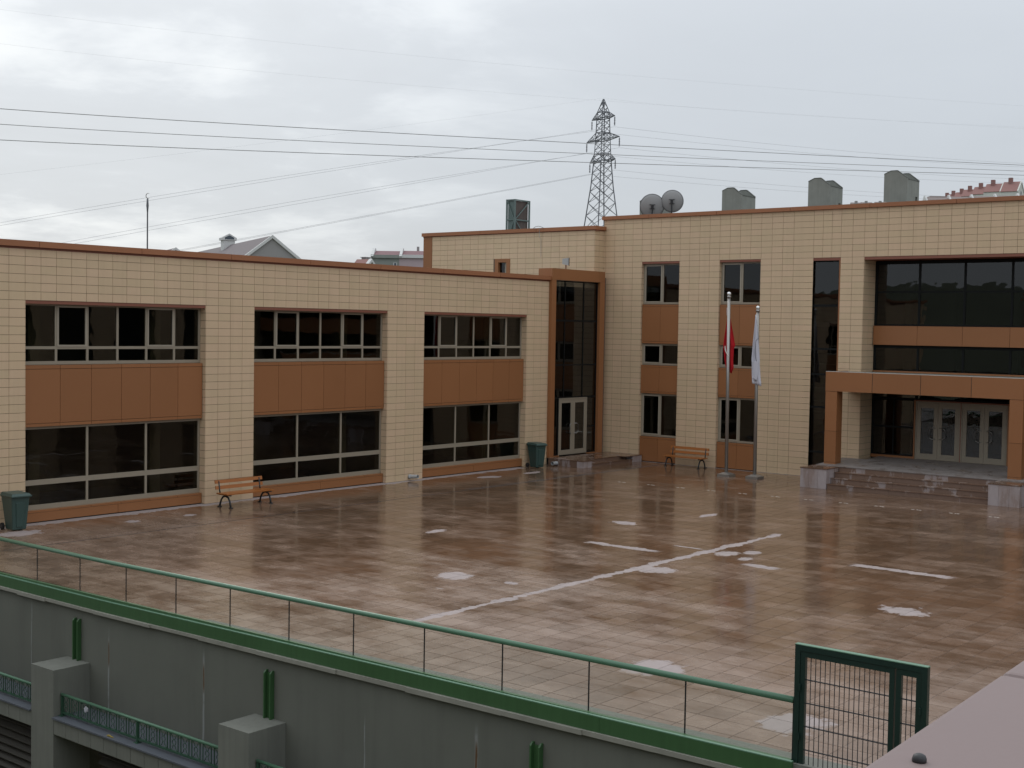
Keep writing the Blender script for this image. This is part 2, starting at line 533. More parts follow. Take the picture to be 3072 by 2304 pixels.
# ------------------------------------------------------------------ ground, hills
def grid_mesh(name, x0, x1, y0, y1, nx, ny, fz, material, label):
    mb = MB()
    vs = [(x0 + (x1 - x0) * i / nx, y0 + (y1 - y0) * j / ny) for j in range(ny + 1) for i in range(nx + 1)]
    mb.add([(a, b, fz(a, b)) for a, b in vs], [(j * (nx + 1) + i, j * (nx + 1) + i + 1, (j + 1) * (nx + 1) + i + 1, (j + 1) * (nx + 1) + i) for j in range(ny) for i in range(nx)])
    o = mb.build(name, material, None, True)
    o['kind'] = 'structure'
    o['label'] = label
    return o


grid_mesh('ground', -4000, 4000, -4000, 4000, 8, 8, lambda a, b: -6.6, M['soil'], 'low ground below and around the school plaza')


def hill_z(a, b):
    d = math.hypot(a, b)
    az = math.degrees(math.atan2(b, a))
    k = 0.028 + 0.078 * max(0.0, min(1.0, (38 - az) / 26))
    e = max(0.0, min(1.0, (a - 45) / 60))
    return -6.7 + e * min(d, 480) * k


grid_mesh('hill', 40, 760, -160, 420, 60, 48, hill_z, M['hillside'], 'rising ground with houses behind the school')


def ridge_z(a, b):
    t = (a + 560) / 260.0
    return -7 + 34 * math.exp(-t * t) * (0.75 + 0.25 * math.sin(b * 0.011) + 0.12 * math.sin(b * 0.037 + 1))


grid_mesh('hill', -1000, -160, -900, 1100, 40, 60, ridge_z, M['hillside'], 'dark hill range behind the viewer')

# ------------------------------------------------------------------ plaza
plz = MB()
plz.box(-33.5 + 0.42, -60, -6.6, 70, 0.2, -0.004)
plz.box(-60, 0.2, -6.6, 70, 30, -0.035)
plaza = plz.build('plaza', M['floor_joint'])
plaza['kind'] = 'structure'
plaza['label'] = 'wet stone paved school plaza'


def pix(p):
    d = Vector(p) - CAM
    zf = d.dot(FWD)
    return 1536 + FPX * d.dot(RGT) / zf, 1152 - FPX * d.dot(UPV) / zf, zf


def in_frame(p, mar=0):
    a, b, zf = pix(p)
    return zf > 0 and -mar < a < 3072 + mar and -mar < b < 2304 + mar


def quad_area(ps):
    q = [pix(p)[:2] for p in ps]
    return abs(sum(q[i][0] * q[(i + 1) % 4][1] - q[(i + 1) % 4][0] * q[i][1] for i in range(4))) / 2


def split_pieces(pieces, quadf, occl=None, limit=300):
    """the pieces that show largest become objects, the rest one joined field"""
    sc = []
    for i, p in enumerate(pieces):
        q = quadf(p)
        c = tuple(sum(v[k] for v in q) / 4 for k in range(3))
        vis = in_frame(c, 5) and not (occl and occl(c))
        sc.append((quad_area(q) if vis else 0.0, i))
    sc.sort(reverse=True)
    top = {i for a, i in sc[:limit] if a > 60}
    return [p for i, p in enumerate(pieces) if i in top], [p for i, p in enumerate(pieces) if i not in top]


TW, TH, GAP = 0.60, 0.48, 0.007
ptiles = []
for i in range(-13, 45):
    for j in range(-50, 58):
        x0 = -26.05 + TW * i
        y0 = -23.81 + TH * j
        x1, y1 = x0 + TW, y0 + TH
        if x1 > -0.02 or x0 < -33.36 or y1 > -0.02 or y0 < -36:
            continue
        if abs((y0 + y1) / 2 + 3.47) < 0.27:
            continue
        ptiles.append((x0, y0, x1, y1, random.gauss(0, 0.0011), random.gauss(0, 0.0011)))


def coping_hides(c):
    a, b, zf = pix(c)
    return b > 1969 + (3072 - a) * 0.668 or (2395 < a < 2440)


big, small = split_pieces(ptiles, lambda p: [(p[0], p[1], 0), (p[2], p[1], 0), (p[2], p[3], 0), (p[0], p[3], 0)], coping_hides)
tm = MB().box(-TW / 2 + GAP, -TH / 2 + GAP, -0.03, TW / 2 - GAP, TH / 2 - GAP, 0).mesh('paving_tile', M['floor'])
for p in big:
    o = bpy.data.objects.new('paving_tile', tm)
    COL.objects.link(o)
    o.location = ((p[0] + p[2]) / 2, (p[1] + p[3]) / 2, 0)
    o.rotation_euler = (p[4], p[5], 0)
    o.parent = plaza
mb = MB()
for x0, y0, x1, y1, rx, ry in small:
    cx, cy = (x0 + x1) / 2, (y0 + y1) / 2
    top = [(a, b, (b - cy) * rx - (a - cx) * ry) for a, b in ((x0 + GAP, y0 + GAP), (x1 - GAP, y0 + GAP), (x1 - GAP, y1 - GAP), (x0 + GAP, y1 - GAP))]
    mb.hexa([(a, b, -0.028) for a, b, c in top] + top)
mb.build('paving_field', M['floor'], plaza, kind='stuff')
# slot drain along the walkway beside the low wing
dr = MB()
for k in range(-17, 3):
    dr.box(-16.5 + k * 1.0 + .004, -3.735, -0.02, -15.5 + k * 1.0 - .004, -3.55, 0.0)
    dr.box(-16.5 + k * 1.0 + .004, -3.48, -0.02, -15.5 + k * 1.0 - .004, -3.245, 0.0)
dr.build('drain_edging', M['floor'], plaza)
MB().box(-33, -3.54, -0.02, -.1, -3.49, -0.001).build('drain_grate', M['dark_metal'], plaza)
# short white painted dashes set out on the paving
mk = MB()
for k in range(-5, 8):
    yy = -12.45 - 1.275 * k
    xx = -7.0 + (-(yy + 12.45)) * 0.07
    for a in range(3):
        mk = MB()
        y0 = yy - 0.17 + a * 0.12
        mk.box(xx - 0.02 + 0.035 * (a % 2), y0, -0.001, xx + 0.012 + 0.035 * (a % 2), y0 + (.085, .05, .10)[a], 0.004)
        if a == 0:
            acc = mk
        else:
            acc.add(mk.v, mk.f)
    acc.build('painted_mark', M['whiteprint'], plaza)

# ------------------------------------------------------------------ facades
def mapL(a, d, z):
    return (a, d, z)


def mapR(a, d, z):
    return (d, -a, z)


def mapB(a, d, z):
    return (d - 0.75, -a, z)


_tile_cache = {}


def facade(root, mp, cols, rows, openings, occl=None, name='wall', limit=300, hide_below=None):
    """tiled wall: backing with openings, tiles standing proud of it with open joints"""
    a0, a1, z0, z1 = cols[0], cols[-1], rows[0], rows[-1]
    ed = sorted({a0, a1} | {o[0] for o in openings} | {o[1] for o in openings})
    ed = [e for e in ed if a0 <= e <= a1]
    mb = MB(mp)
    for l, r in zip(ed, ed[1:]):
        c = (l + r) / 2
        cuts = sorted([(o[2], o[3]) for o in openings if o[0] <= c <= o[1]])
        zz = z0
        for q0, q1 in cuts:
            if q0 > zz + .001:
                mb.box(l, 0.02, zz, r, 0.22, q0)
            zz = max(zz, q1)
        if zz < z1 - .001:
            mb.box(l, 0.02, zz, r, 0.22, z1)
    mb.build(name, M['grout'], root)
    pieces = []
    for l, r in zip(cols, cols[1:]):
        for b, tp in zip(rows, rows[1:]):
            c, zc = (l + r) / 2, (b + tp) / 2
            if any(o[0] < c < o[1] and o[2] < zc < o[3] for o in openings):
                continue
            if hide_below and hide_below(c, zc):
                continue
            pieces.append((l, r, b, tp))
    bigs, smalls = split_pieces(pieces, lambda p: [mp(p[0], 0, p[2]), mp(p[1], 0, p[2]), mp(p[1], 0, p[3]), mp(p[0], 0, p[3])], occl, limit)
    g = 0.0055
    for l, r, b, tp in bigs:
        key = (mp.__name__, round(r - l, 3), round(tp - b, 3))
        if key not in _tile_cache:
            w, h = (r - l) / 2 - g, (tp - b) / 2 - g
            mm = MB(mp)
            mm.box(-w, 0, -h, w, 0.019, h)
            if mp is mapB:
                mm.v = [(x + 0.75, y, z) for x, y, z in mm.v]
            _tile_cache[key] = mm.mesh('tile', M['tile'])
        o = bpy.data.objects.new('tile', _tile_cache[key])
        COL.objects.link(o)
        o.parent = root
        o.location = Vector(mp((l + r) / 2, random.uniform(-0.0015, 0.0015), (b + tp) / 2)) - ORG[root.name]
    mb = MB(mp)
    for l, r, b, tp in smalls:
        d = random.uniform(-0.0015, 0.0015)
        mb.box(l + g, d, b + g, r - g, 0.019, tp - g)
    return mb


def panes_window(root, mp, name, a0, a1, z0, z1, d, outer, vbars, hbars, sashes=(), fm='frame', gm='pane', dep=0.07, vw=0.075):
    """window part with frame, panes and opening sashes as its sub-parts. vbars: centres; hbars: (z0,z1)"""
    l, r, b, tp = outer
    fr = MB(mp)
    fr.box(a0, d, z0, a0 + l, d + dep, z1).box(a1 - r, d, z0, a1, d + dep, z1)
    fr.box(a0 + l, d, z0, a1 - r, d + dep, z0 + b).box(a0 + l, d, z1 - tp, a1 - r, d + dep, z1)
    for q0, q1 in hbars:
        fr.box(a0 + l, d + .004, q0, a1 - r, d + dep - .004, q1)
    zs = [z0 + b] + [q for h in hbars for q in h] + [z1 - tp]
    xs = [a0 + l] + [q for v in vbars for q in (v - vw / 2, v + vw / 2)] + [a1 - r]
    for v in vbars:
        for k in range(0, len(zs), 2):
            fr.box(v - vw / 2, d + .002, zs[k], v + vw / 2, d + dep - .002, zs[k + 1])
    f = fr.build(name, M[fm], root)
    for i in range(0, len(xs), 2):
        for k in range(0, len(zs), 2):
            e = 0.0
            if (i // 2, k // 2) in sashes:
                e = 0.055
                sb = MB(mp)
                A0, A1, Z0, Z1 = xs[i] - .012, xs[i + 1] + .012, zs[k] - .012, zs[k + 1] + .012
                sb.box(A0, d - .014, Z0, A0 + e, d + .02, Z1).box(A1 - e, d - .014, Z0, A1, d + .02, Z1)
                sb.box(A0 + e, d - .014, Z0, A1 - e, d + .02, Z0 + e).box(A0 + e, d - .014, Z1 - e, A1 - e, d + .02, Z1)
                sb.build('sash', M['sash' if fm == 'frame' else fm], f)
                e = 0.04
            MB(mp).box(xs[i] + e, d + .03, zs[k] + e, xs[i + 1] - e, d + .04, zs[k + 1] - e).build('pane', M[gm], f)
    return f


def reveal_tiles(mb, a, sgn, d0, d1, rows):
    """tiles lining the side of an opening; sgn +1: opening lies towards larger a"""
    for b, tp in zip(rows, rows[1:]):
        mb.box(a - .001, d0, b + .0075, a + sgn * 0.012, d1, tp - .0075)


def coping(root, mp, ends, joints, z0, z1, dfront, dback, zr):
    """metal coping in lengths, with the recessed band below it"""
    e = [ends[0]] + [j for j in joints if ends[0] + .2 < j < ends[1] - .2] + [ends[1]]
    for l, r in zip(e, e[1:]):
        MB(mp).box(l + .007, dfront, z0, r - .007, dback, z1).build('coping_length', M['cap'], root)
    MB(mp).box(ends[0] + .02, 0.006, zr, ends[1] - .02, 0.2, z0 + .02).build('coping_band', M['trim'], root)


# ---- low two-storey wing on the left (faces -Y)
LW = thing('school_wing', 'two-storey cream tiled wing with three wide window bays and a brown coping', 'building', (-20, 0, 0))
A1 = -29.116
cols = [A1 - .5 * k for k in range(12, 0, -1)]
bays = []
x = A1
for bi in range(3):
    bays.append((x, x + 6.4))
    ws = [.5] * 13
    ws[4 if bi == 0 else 0] = .4
    for wd in ws:
        cols.append(x)
        x += wd
    if bi < 2:
        for k in range(4):
            cols.append(x)
            x += .5
cols += [x, x + .5, x + 1.0, x + 1.5, -4.37]
cols = sorted(set(round(c, 4) for c in cols))
rowsL = [.25 * k for k in range(32)] + [7.97]
fld = facade(LW, mapL, cols, rowsL, [(b0, b1, 0.0, 6.5) for b0, b1 in bays])
for b0, b1 in bays:
    reveal_tiles(fld, b1, -1, 0.003, 0.30, [.25 * k for k in range(27)])
    reveal_tiles(fld, b0, 1, 0.003, 0.30, [.25 * k for k in range(27)])
fld.build('tile_field', M['tile'], LW, kind='stuff')
coping(LW, mapL, (-35.1, -4.30), [-32.2 + 3.478 * k for k in range(9)], 8.03, 8.205, -0.10, 0.35, 7.955)
for b0, b1 in bays:
    mid = [b0 + 1.155 + 1.0505 * k for k in range(5)]
    panes_window(LW, mapL, 'upper_window', b0 + .005, b1 - .02, 4.625, 6.41, 0.265, (.075, .075, .1, .05), mid, [(5.08, 5.165)], {(1, 1), (4, 1)})
    panes_window(LW, mapL, 'lower_window', b0 + .005, b1 - .02, 0.36, 2.80, 0.265, (.075, .075, .145, .07), [mid[1], mid[3]], [(1.085, 1.24)])
    MB(mapL).box(b0 + .014, 0.012, 6.405, b1 - .014, 0.36, 6.495).build('lintel_trim', M['trim'], LW)
    e = [b0 + .004] + [q + .05 for q in mid] + [b1 - .03]
    for l, r in zip(e, e[1:]):
        MB(mapL).box(l + .006, 0.125, 2.915, r - .006, 0.22, 4.495).build('spandrel_panel', M['orange'], LW)
        MB(mapL).box(l + .006, 0.125, 4.507, r - .006, 0.34, 4.615).build('panel_strip', M['orange'], LW)
        MB(mapL).box(l + .006, 0.128, 2.815, r - .006, 0.22, 2.903).build('panel_strip', M['orange'], LW)
        MB(mapL).box(l + .006, 0.125, 0.298, r - .006, 0.34, 0.358).build('panel_strip', M['orange'], LW)
    e = [b0 + .004, (b0 + b1) / 2, b1 - .03]
    for l, r in zip(e, e[1:]):
        MB(mapL).box(l + .006, 0.125, 0.03, r - .006, 0.22, 0.29).build('base_panel', M['orange'], LW)
    MB(mapL).box(b0, 0.225, 0, b1, 0.26, 0.295).box(b0, 0.225, 2.82, b1, 0.26, 4.50).build('panel_backing', M['black'], LW)
ins = MB(mapL)
ins.box(-35, 6.0, 0, -0.6, 6.2, 7.7).box(-35.1, .05, 0, -34.9, 6.2, 8.0)
ins.box(-35, .25, 3.55, -0.6, 6.0, 3.8)
for b0, b1 in bays:
    ins.box(b0 + .9, 1.4, 0.05, b0 + 1.3, 1.8, 7.6).box(b1 - 1.15, 1.4, 0.05, b1 - .75, 1.8, 7.6).box(b1 + .7, .3, 0, b1 + .9, 6, 7.6)
ins.build('interior_wall', M['inside'], LW)
MB(mapL).box(-35, .25, -0.02, -0.6, 6.0, 0.03).build('interior_floor', M['inside_floor'], LW)
MB(mapL).box(-35, .22, 7.6, -0.5, 8.5, 7.8).build('roof', M['roofing'], LW)
MB(mapL).box(-35.08, 6.2, -3, -0.8, 8.5, 7.6).build('rear_wall', M['beige_wall'], LW)

# ---- three-storey wing on the right (faces -X); a = -Y
RW = thing('school_wing', 'three-storey cream tiled wing with narrow windows, dark glazing and main entrance', 'building', (4, -10, 0))
cols = [-.25, -.15] + [.35 + .5 * k for k in range(19)] + [9.85 + .4 * k for k in range(1, 5)] + [11.95, 12.45] + [12.95 + .5 * k for k in range(26)]
cols = sorted(set(round(c, 3) for c in cols))
rowsR = [.25 * k for k in range(44)] + [10.95]
opR = [(1.85, 3.85, 0, 9.0), (5.85, 7.85, 0, 9.0), (9.85, 11.45, 0, 9.0), (12.45, 25.0, 0, 9.0)]
fld = facade(RW, mapR, cols, rowsR, opR)
for a in (1.85, 5.85):
    reveal_tiles(fld, a, 1, .003, .21, [.25 * k for k in range(37)])
    reveal_tiles(fld, a + 2.0, -1, .003, .21, [.25 * k for k in range(37)])
for k in range(37):
    b, tp = .25 * k + .0055, .25 * k + .2425
    if k < 36:
        fld.box(12.45, .003, b, 12.462, .4945, tp)
        fld.box(12.45, .5055, b, 12.462, .9945, tp)
        fld.box(12.45, 1.0055, b, 12.462, 1.15, tp)
fld.build('tile_field', M['tile'], RW, kind='stuff')
coping(RW, mapR, (-.33, 25.0), [-1.24 + 3.478 * k for k in range(9)], 10.955, 11.115, -0.10, 0.35, 10.93)
for a in (1.85, 5.85):
    for (z0, z1) in ((7.10, 8.91), (4.37, 5.33), (1.15, 3.08)):
        panes_window(RW, mapR, 'window', a + .012, a + 1.988, z0, z1, 0.17, (.10, .06, .085, .07), [a + 1.03], [], {(0, 0)}, vw=.10)
    MB(mapR).box(a + .014, .012, 8.905, a + 1.986, .24, 8.994).build('lintel_trim', M['trim'], RW)
    for (z0, z1) in ((5.34, 7.09), (3.09, 4.36), (0.03, 1.14)):
        e = [a + .03, a + 1.0, a + 1.996]
        for l, r in zip(e, e[1:]):
            MB(mapR).box(l + .005, .07, z0 + (.09 if z0 > 1 else .0), r - .005, .17, z1 - .10).build('spandrel_panel', M['orange'], RW)
            MB(mapR).box(l + .005, .07, z1 - .09, r - .005, .25, z1 - .005).build('panel_strip', M['orange'], RW)
            if z0 > 1:
                MB(mapR).box(l + .005, .073, z0, r - .005, .17, z0 + .08).build('panel_strip', M['orange'], RW)
        MB(mapR).box(a, .18, z0, a + 2, .22, z1).build('panel_backing', M['black'], RW)
# tall dark glazed strip
st = panes_window(RW, mapR, 'glazed_strip', 9.91, 11.39, 0.0, 8.88, 0.09, (.05, .05, .05, .05), [], [(1.0, 1.08), (2.85, 2.93), (4.2, 4.28), (5.24, 5.32), (7.0, 7.1)],
                  (), 'dark_frame', 'curtain', .06)
MB(mapR).box(9.85, .012, 8.885, 11.45, .2, 8.994).build('lintel_trim', M['trim'], RW)
MB(mapR).box(9.853, .004, 0, 9.906, .2, 8.884).build('side_trim', M['trim'], RW)
MB(mapR).box(11.394, .004, 0, 11.447, .2, 8.884).build('side_trim', M['orange'], RW)
# entrance recess: curtain wall
vb = [14.325 + 1.815 * k for k in range(6)]
for (z0, z1, hb) in ((6.27, 8.86, [(7.59, 7.66)]), (3.33, 5.49, [(4.34, 4.42)])):
    panes_window(RW, mapR, 'curtain_wall', 12.47, 25.0, z0, z1, 1.1, (.10, .05, .06, .12), vb, hb, (), 'dark_frame', 'curtain', .08, .085)
MB(mapR).box(12.46, .012, 8.885, 25.0, 1.25, 8.994).build('lintel_trim', M['trim'], RW)
e = [12.50] + [q + .01 for q in vb] + [25.0]
for l, r in zip(e, e[1:]):
    MB(mapR).box(l + .006, .96, 5.495, r - .006, 1.14, 6.258).build('band_panel', M['orange'], RW)
sl_ = panes_window(RW, mapR, 'sidelight', 12.47, 14.27, 1.05, 3.325, 1.1, (.08, .05, .05, .05), [13.4], [(2.16, 2.24)], (), 'dark_frame', 'curtain', .08, .05)
MB(mapR).box(12.47, 1.08, .93, 14.27, 1.2, 1.045).build('sill_trim', M['orange'], RW)
MB(mapR).box(14.275, 1.04, .93, 14.325, 1.2, 3.325).build('side_trim', M['orange'], RW)
panes_window(RW, mapR, 'sidelight', 18.02, 25.0, 1.05, 3.325, 1.1, (.06, .05, .05, .05), [19.9, 21.7], [(2.16, 2.24)], (), 'dark_frame', 'curtain', .08, .05)


def double_door(root, mp, a0, a1, z0, z1, d, stile=.16, bot=.24, top=.20, ofr=.05):
    """double glazed door leaf by leaf"""
    fr = MB(mp)
    fr.box(a0, d, z0, a0 + ofr, d + .1, z1).box(a1 - ofr, d, z0, a1, d + .1, z1).box(a0 + ofr, d, z1 - ofr, a1 - ofr, d + .1, z1)
    f = fr.build('double_door', M['frame'], root)
    am = (a0 + a1) / 2
    for l, r, hs in ((a0 + ofr + .004, am - .004, 1), (am + .004, a1 - ofr - .004, -1)):
        lf = MB(mp)
        t_ = z1 - ofr - .006
        lf.box(l, d + .015, z0 + .01, l + stile, d + .075, t_).box(r - stile, d + .015, z0 + .01, r, d + .075, t_)
        lf.box(l + stile, d + .015, z0 + .01, r - stile, d + .075, z0 + bot).box(l + stile, d + .015, t_ - top, r - stile, d + .075, t_)
        lf.build('door_leaf', M['frame'], f)
        MB(mp).box(l + stile, d + .04, z0 + bot, r - stile, d + .05, t_ - top).build('pane', M['curtain'], f)
        ha = (r - stile * .55) if hs > 0 else (l + stile * .55)
        hh = MB(mp)
        zc = z0 + (z1 - z0) * .46
        dd = -.22 * hs
        hh.tube([(ha, d + .02, zc + .22), (ha + dd * .6, d - .05, zc + .22), (ha + dd, d - .06, zc + .17), (ha + dd, d - .06, zc - .17), (ha + dd * .6, d - .05, zc - .22), (ha, d + .02, zc - .22)], .016, 8)
        hh.build('door_handle', M['steel'], f, True)
    return f


double_door(RW, mapR, 14.33, 16.13, .965, 3.275, 1.08)
double_door(RW, mapR, 16.16, 17.96, .965, 3.275, 1.08)
MB(mapR).box(14.33, 1.07, 3.28, 17.97, 1.2, 3.325).build('door_trim', M['trim'], RW)
MB(mapR).box(16.132, 1.07, .965, 16.158, 1.2, 3.275).build('door_trim', M['trim'], RW)
MB(mapR).box(17.965, 1.04, .93, 18.015, 1.2, 3.325).build('side_trim', M['orange'], RW)
ins = MB(mapR)
ins.box(-.2, 6.0, 0, 25, 6.2, 10.5)
ins.box(-.2, .25, 3.5, 12.4, 6, 3.7).box(-.2, .25, 6.2, 12.4, 6, 6.4).box(12.5, 1.25, 5.5, 25, 6, 5.9).box(12.5, 2.6, 3.3, 25, 6, 3.5)
for a in (1.2, 4.6, 5.2, 8.6):
    ins.box(a, .25, 0, a + .2, 6, 10.5)
for a in (9.4, 12.2):
    ins.box(a, .3, 0, a + .15, 6, 10.5)
for a in (13.4, 15.1, 17.6, 20.1):
    ins.box(a, 2.0, .9, a + .35, 2.35, 8.8)
ins.build('interior_wall', M['inside'], RW)
MB(mapR).box(-.2, .25, .0, 12.4, 6, .04).box(12.5, 1.2, .86, 25, 6, .96).build('interior_floor', M['inside_floor'], RW)
MB(mapR).box(-.25, .24, 10.5, 25, 9, 10.68).build('roof', M['roofing'], RW)
MB(mapR).box(25.1, .0, 0, 62, 9, 10.95).build('far_wall', M['tile'], RW)
for k in range(5):
    MB(mapR).box(27 + 7 * k, -.02, .3, 31 + 7 * k, .0 - .002, 9.0).build('far_glazing', M['dark_frame'], RW)
MB(mapR).box(-.23, 8.8, -3, 25, 9, 10.5).box(24.9, .3, -3, 25.1, 8.8, 10.5).build('rear_wall', M['beige_wall'], RW)
rl = MB(mapR)
for k in range(5):
    rl.bar((9.95, 1.3, 1.5 + .28 * k), (11.35, 1.3, 1.42 + .28 * k), .03)
for z in (2.55, 4.55):
    rl.bar((9.95, 1.0, z + .55), (11.35, 1.0, z + .5), .035).bar((9.95, 1.0, z + .1), (11.35, 1.0, z + .05), .03)
rl.build('stair_railing', M['steel'], RW)

# ---- rear block seen over the low wing (faces -X, stands 0.75 m forward)
BB = thing('school_block', 'cream tiled rear block rising behind the low wing, small brown-framed window', 'building', (1, 5.5, 0))
cols = [-10.30] + [-10.245 + .5 * k for k in range(1, 21)] + [-.245]
cols = sorted(set(round(c, 3) for c in cols))
rowsB = [7.0 + .25 * k for k in range(14)] + [10.44]
fld = facade(BB, mapB, cols, rowsB, [(-6.10, -5.25, 7.0, 9.22)])
fld.mp = None
for b, tp in zip(rowsB, rowsB[1:]):     # return towards the three-storey wing
    fld.add(*(lambda q: (q.v, q.f))(MB().box(-.745 + .0075, .226, b + .0075, -.40, .245, tp - .0075).box(-.385, .226, b + .0075, -.005, .245, tp - .0075)))
fld.build('tile_field', M['tile'], BB, kind='stuff')
MB().box(-.73, .247, 7.0, 0.0, .45, 10.44).build('return_wall', M['grout'], BB)
MB(mapB).box(-10.9, -.005, 7.0, -10.315, .3, 10.46).build('corner_panel', M['orange'], BB)
coping(BB, mapB, (-10.96, -.13), [-10.53 + 3.48 * k for k in range(4)], 10.475, 10.645, -0.10, 0.35, 10.42)
MB().box(-.49, .13, 10.475, .02, .5, 10.645).build('coping_length', M['cap'], BB)
MB().box(-.72, .235, 10.42, .0, .5, 10.47).build('coping_band', M['trim'], BB)
MB(mapB).box(-6.14, -.03, 7.6, -5.93, .2, 9.25).box(-5.42, -.03, 7.6, -5.21, .2, 9.25).box(-5.93, -.03, 9.08, -5.42, .2, 9.25).build('window_surround', M['orange'], BB)
MB(mapB).box(-5.93, .12, 7.6, -5.42, .16, 9.08).build('pane', M['curtain'], BB)
MB(mapB).box(-5.6, .09, 7.6, -5.5, .118, 9.08).build('window_stile', M['frame'], BB)
MB().box(-.3, .45, 9.9, 12, 10.8, 10.1).build('roof', M['roofing'], BB)
MB().box(-.4, 10.3, 0, 12, 10.88, 10.45).box(11.8, .5, 0, 12, 10.3, 10.0).box(-.5, .5, 7.0, -.3, 10.3, 7.2).build('rear_wall', M['beige_wall'], BB)

# ---- glazed entrance bay in the corner
EB = thing('entrance_bay', 'tall brown-framed glass entrance bay in the corner between the wings', 'entrance', (-2.4, 0, .3))
X0, X1 = -4.40, -0.43
MB().box(X0, -.15, .3, X0 + .315, .0, 8.05).build('jamb_panel', M['orange'], EB)
MB().box(X1 - .36, -.15, .3, X1, .22, 8.05).build('jamb_panel', M['orange'], EB)
MB().box(X0, -.15, 8.056, X0 + .62, .6, 8.55).build('header_panel', M['orange'], EB)
MB().box(X0 + .626, -.15, 8.056, X1 - .45, .6, 8.55).build('header_panel', M['orange'], EB)
MB().box(X1 - .444, -.15, 8.056, X1, .6, 8.55).build('header_panel', M['orange'], EB)
MB().box(X1, .1, 0, 0, .24, 8.3).build('filler_wall', M['grout'], EB)
panes_window(EB, mapL, 'glazing', X0 + .32, X1 - .365, 2.87, 8.04, -.02, (.04, .04, .05, .05), [-3.25, -1.85], [(4.3, 4.36), (6.25, 6.33)], (), 'dark_frame', 'curtain', .06, .05)
panes_window(EB, mapL, 'sidelight', X0 + .32, -3.60, .34, 2.865, -.02, (.04, .04, .05, .04), [], [], (), 'dark_frame', 'curtain', .06)
panes_window(EB, mapL, 'sidelight', -1.48, X1 - .365, .34, 2.865, -.02, (.04, .04, .05, .04), [], [(1.5, 1.56)], (), 'dark_frame', 'curtain', .06)
double_door(EB, mapL, -3.59, -1.49, .335, 2.86, -.04, .15, .22, .16)
MB().box(X0 + .32, -.1, .3, -3.6, .1, .34).box(-1.48, -.1, .3, X1 - .365, .1, .34).build('sill_trim', M['orange'], EB)
MB().box(X0, 3, 0, -.6, 3.1, 8).box(X0 - .1, .25, 0, X0, 3, 7.5).build('interior_wall', M['inside'], EB)

# ------------------------------------------------------------------ entrance steps and canopy
CS = thing('corner_steps', 'low wet stone landing with one step at the corner entrance bay', 'steps', (-2.2, -1.0, 0))
MB().box(-4.46, -1.70, 0, -.012, -.16, .27).build('landing_body', M['riser'], CS)
MB().box(-4.46, -2.06, 0, -3.88, -1.704, .27).build('cheek_wall', M['plinth'], CS)
MB().box(-.72, -2.06, 0, -.012, -1.704, .27).build('cheek_wall', M['plinth'], CS)
MB().box(-3.876, -2.04, 0, -.724, -1.704, .115).build('step', M['riser'], CS)
MB().box(-3.876, -2.06, .117, -.724, -1.704, .145).build('tread', M['tread'], CS)
e = [-4.48, -3.7, -2.9, -2.1, -1.3, -.012]
for l, r in zip(e, e[1:]):
    MB().box(l + .003, -2.08 if l < -4 or r > -1 else -1.72, .272, r - .003, -.16, .30).build('slab', M['tread'], CS)

MS = thing('main_steps', 'broad damp stone steps between pale plinth blocks before the main entrance', 'steps', (-2.2, -15.8, 0))
XF = -3.5


def land_z(x):
    return .80 + (x + 2.45) * .0475


ys = [-11.66 - .0, -12.74, -18.86, -19.95]
for (ya, yb) in ((ys[0], ys[1]), (ys[2], ys[3])):
    e = [ya + (yb - ya) * k / 3 for k in range(4)]
    for a, b in zip(e, e[1:]):
        MB().box(XF, b + .003, 0, XF + .02, a - .003, .735).build('facing_slab', M['plinth'], MS)
    MB().box(XF + .022, yb + .012, 0, -.02, ya - .012, .735).build('plinth_body', M['plinth'], MS)
    MB().box(XF - .02, yb - .01, .738, -1.0, ya + .01, .772).build('plinth_cap', M['tread'], MS)
    MB().box(-1.0, yb - .01, .738, -.02, ya + .01, .80).build('plinth_cap', M['tread'], MS)
for k, xs in enumerate((-3.44, -3.10, -2.78)):
    z0, z1 = .2 * k, .2 * (k + 1)
    e = [ys[1] - .006 - (ys[1] - ys[2]) * i / 5 for i in range(6)]
    for a, b in zip(e, e[1:]):
        MB().box(xs, b + .003, z0 + .002, xs + .05, a - .003, z1 - .034).build('riser_slab', M['riser'], MS)
        MB().box(xs - .025, b + .003, z1 - .032, xs + .5, a - .003, z1).build('tread_slab', M['tread'], MS)
ld = MB()
ld.hexa([(-2.44, ys[2], .0), (1.2, ys[2], .0), (1.2, ys[1], 0), (-2.44, ys[1], 0), (-2.44, ys[2], land_z(-2.44) - .034), (1.2, ys[2], land_z(1.2) - .034), (1.2, ys[1], land_z(1.2) - .034), (-2.44, ys[1], land_z(-2.44) - .034)])
ld.build('landing_body', M['riser'], MS)
yy = [-11.8 - 1.03 * k for k in range(9)]
xx_ = [-2.47, -1.3, -.1, 1.1]
for a, b in zip(yy, yy[1:]):
    for l, r in zip(xx_, xx_[1:]):
        if l > -1 and a > -12.4 and l > -.4:
            continue
        z0, z1 = land_z(l), land_z(r)
        b_, a_ = b + .003, a - .003
        MB().hexa([(l + .003, b_, z0 - .032), (r - .003, b_, z1 - .032), (r - .003, a_, z1 - .032), (l + .003, a_, z0 - .032), (l + .003, b_, z0), (r - .003, b_, z1), (r - .003, a_, z1), (l + .003, a_, z0)]).build('landing_slab', M['landing'], MS)

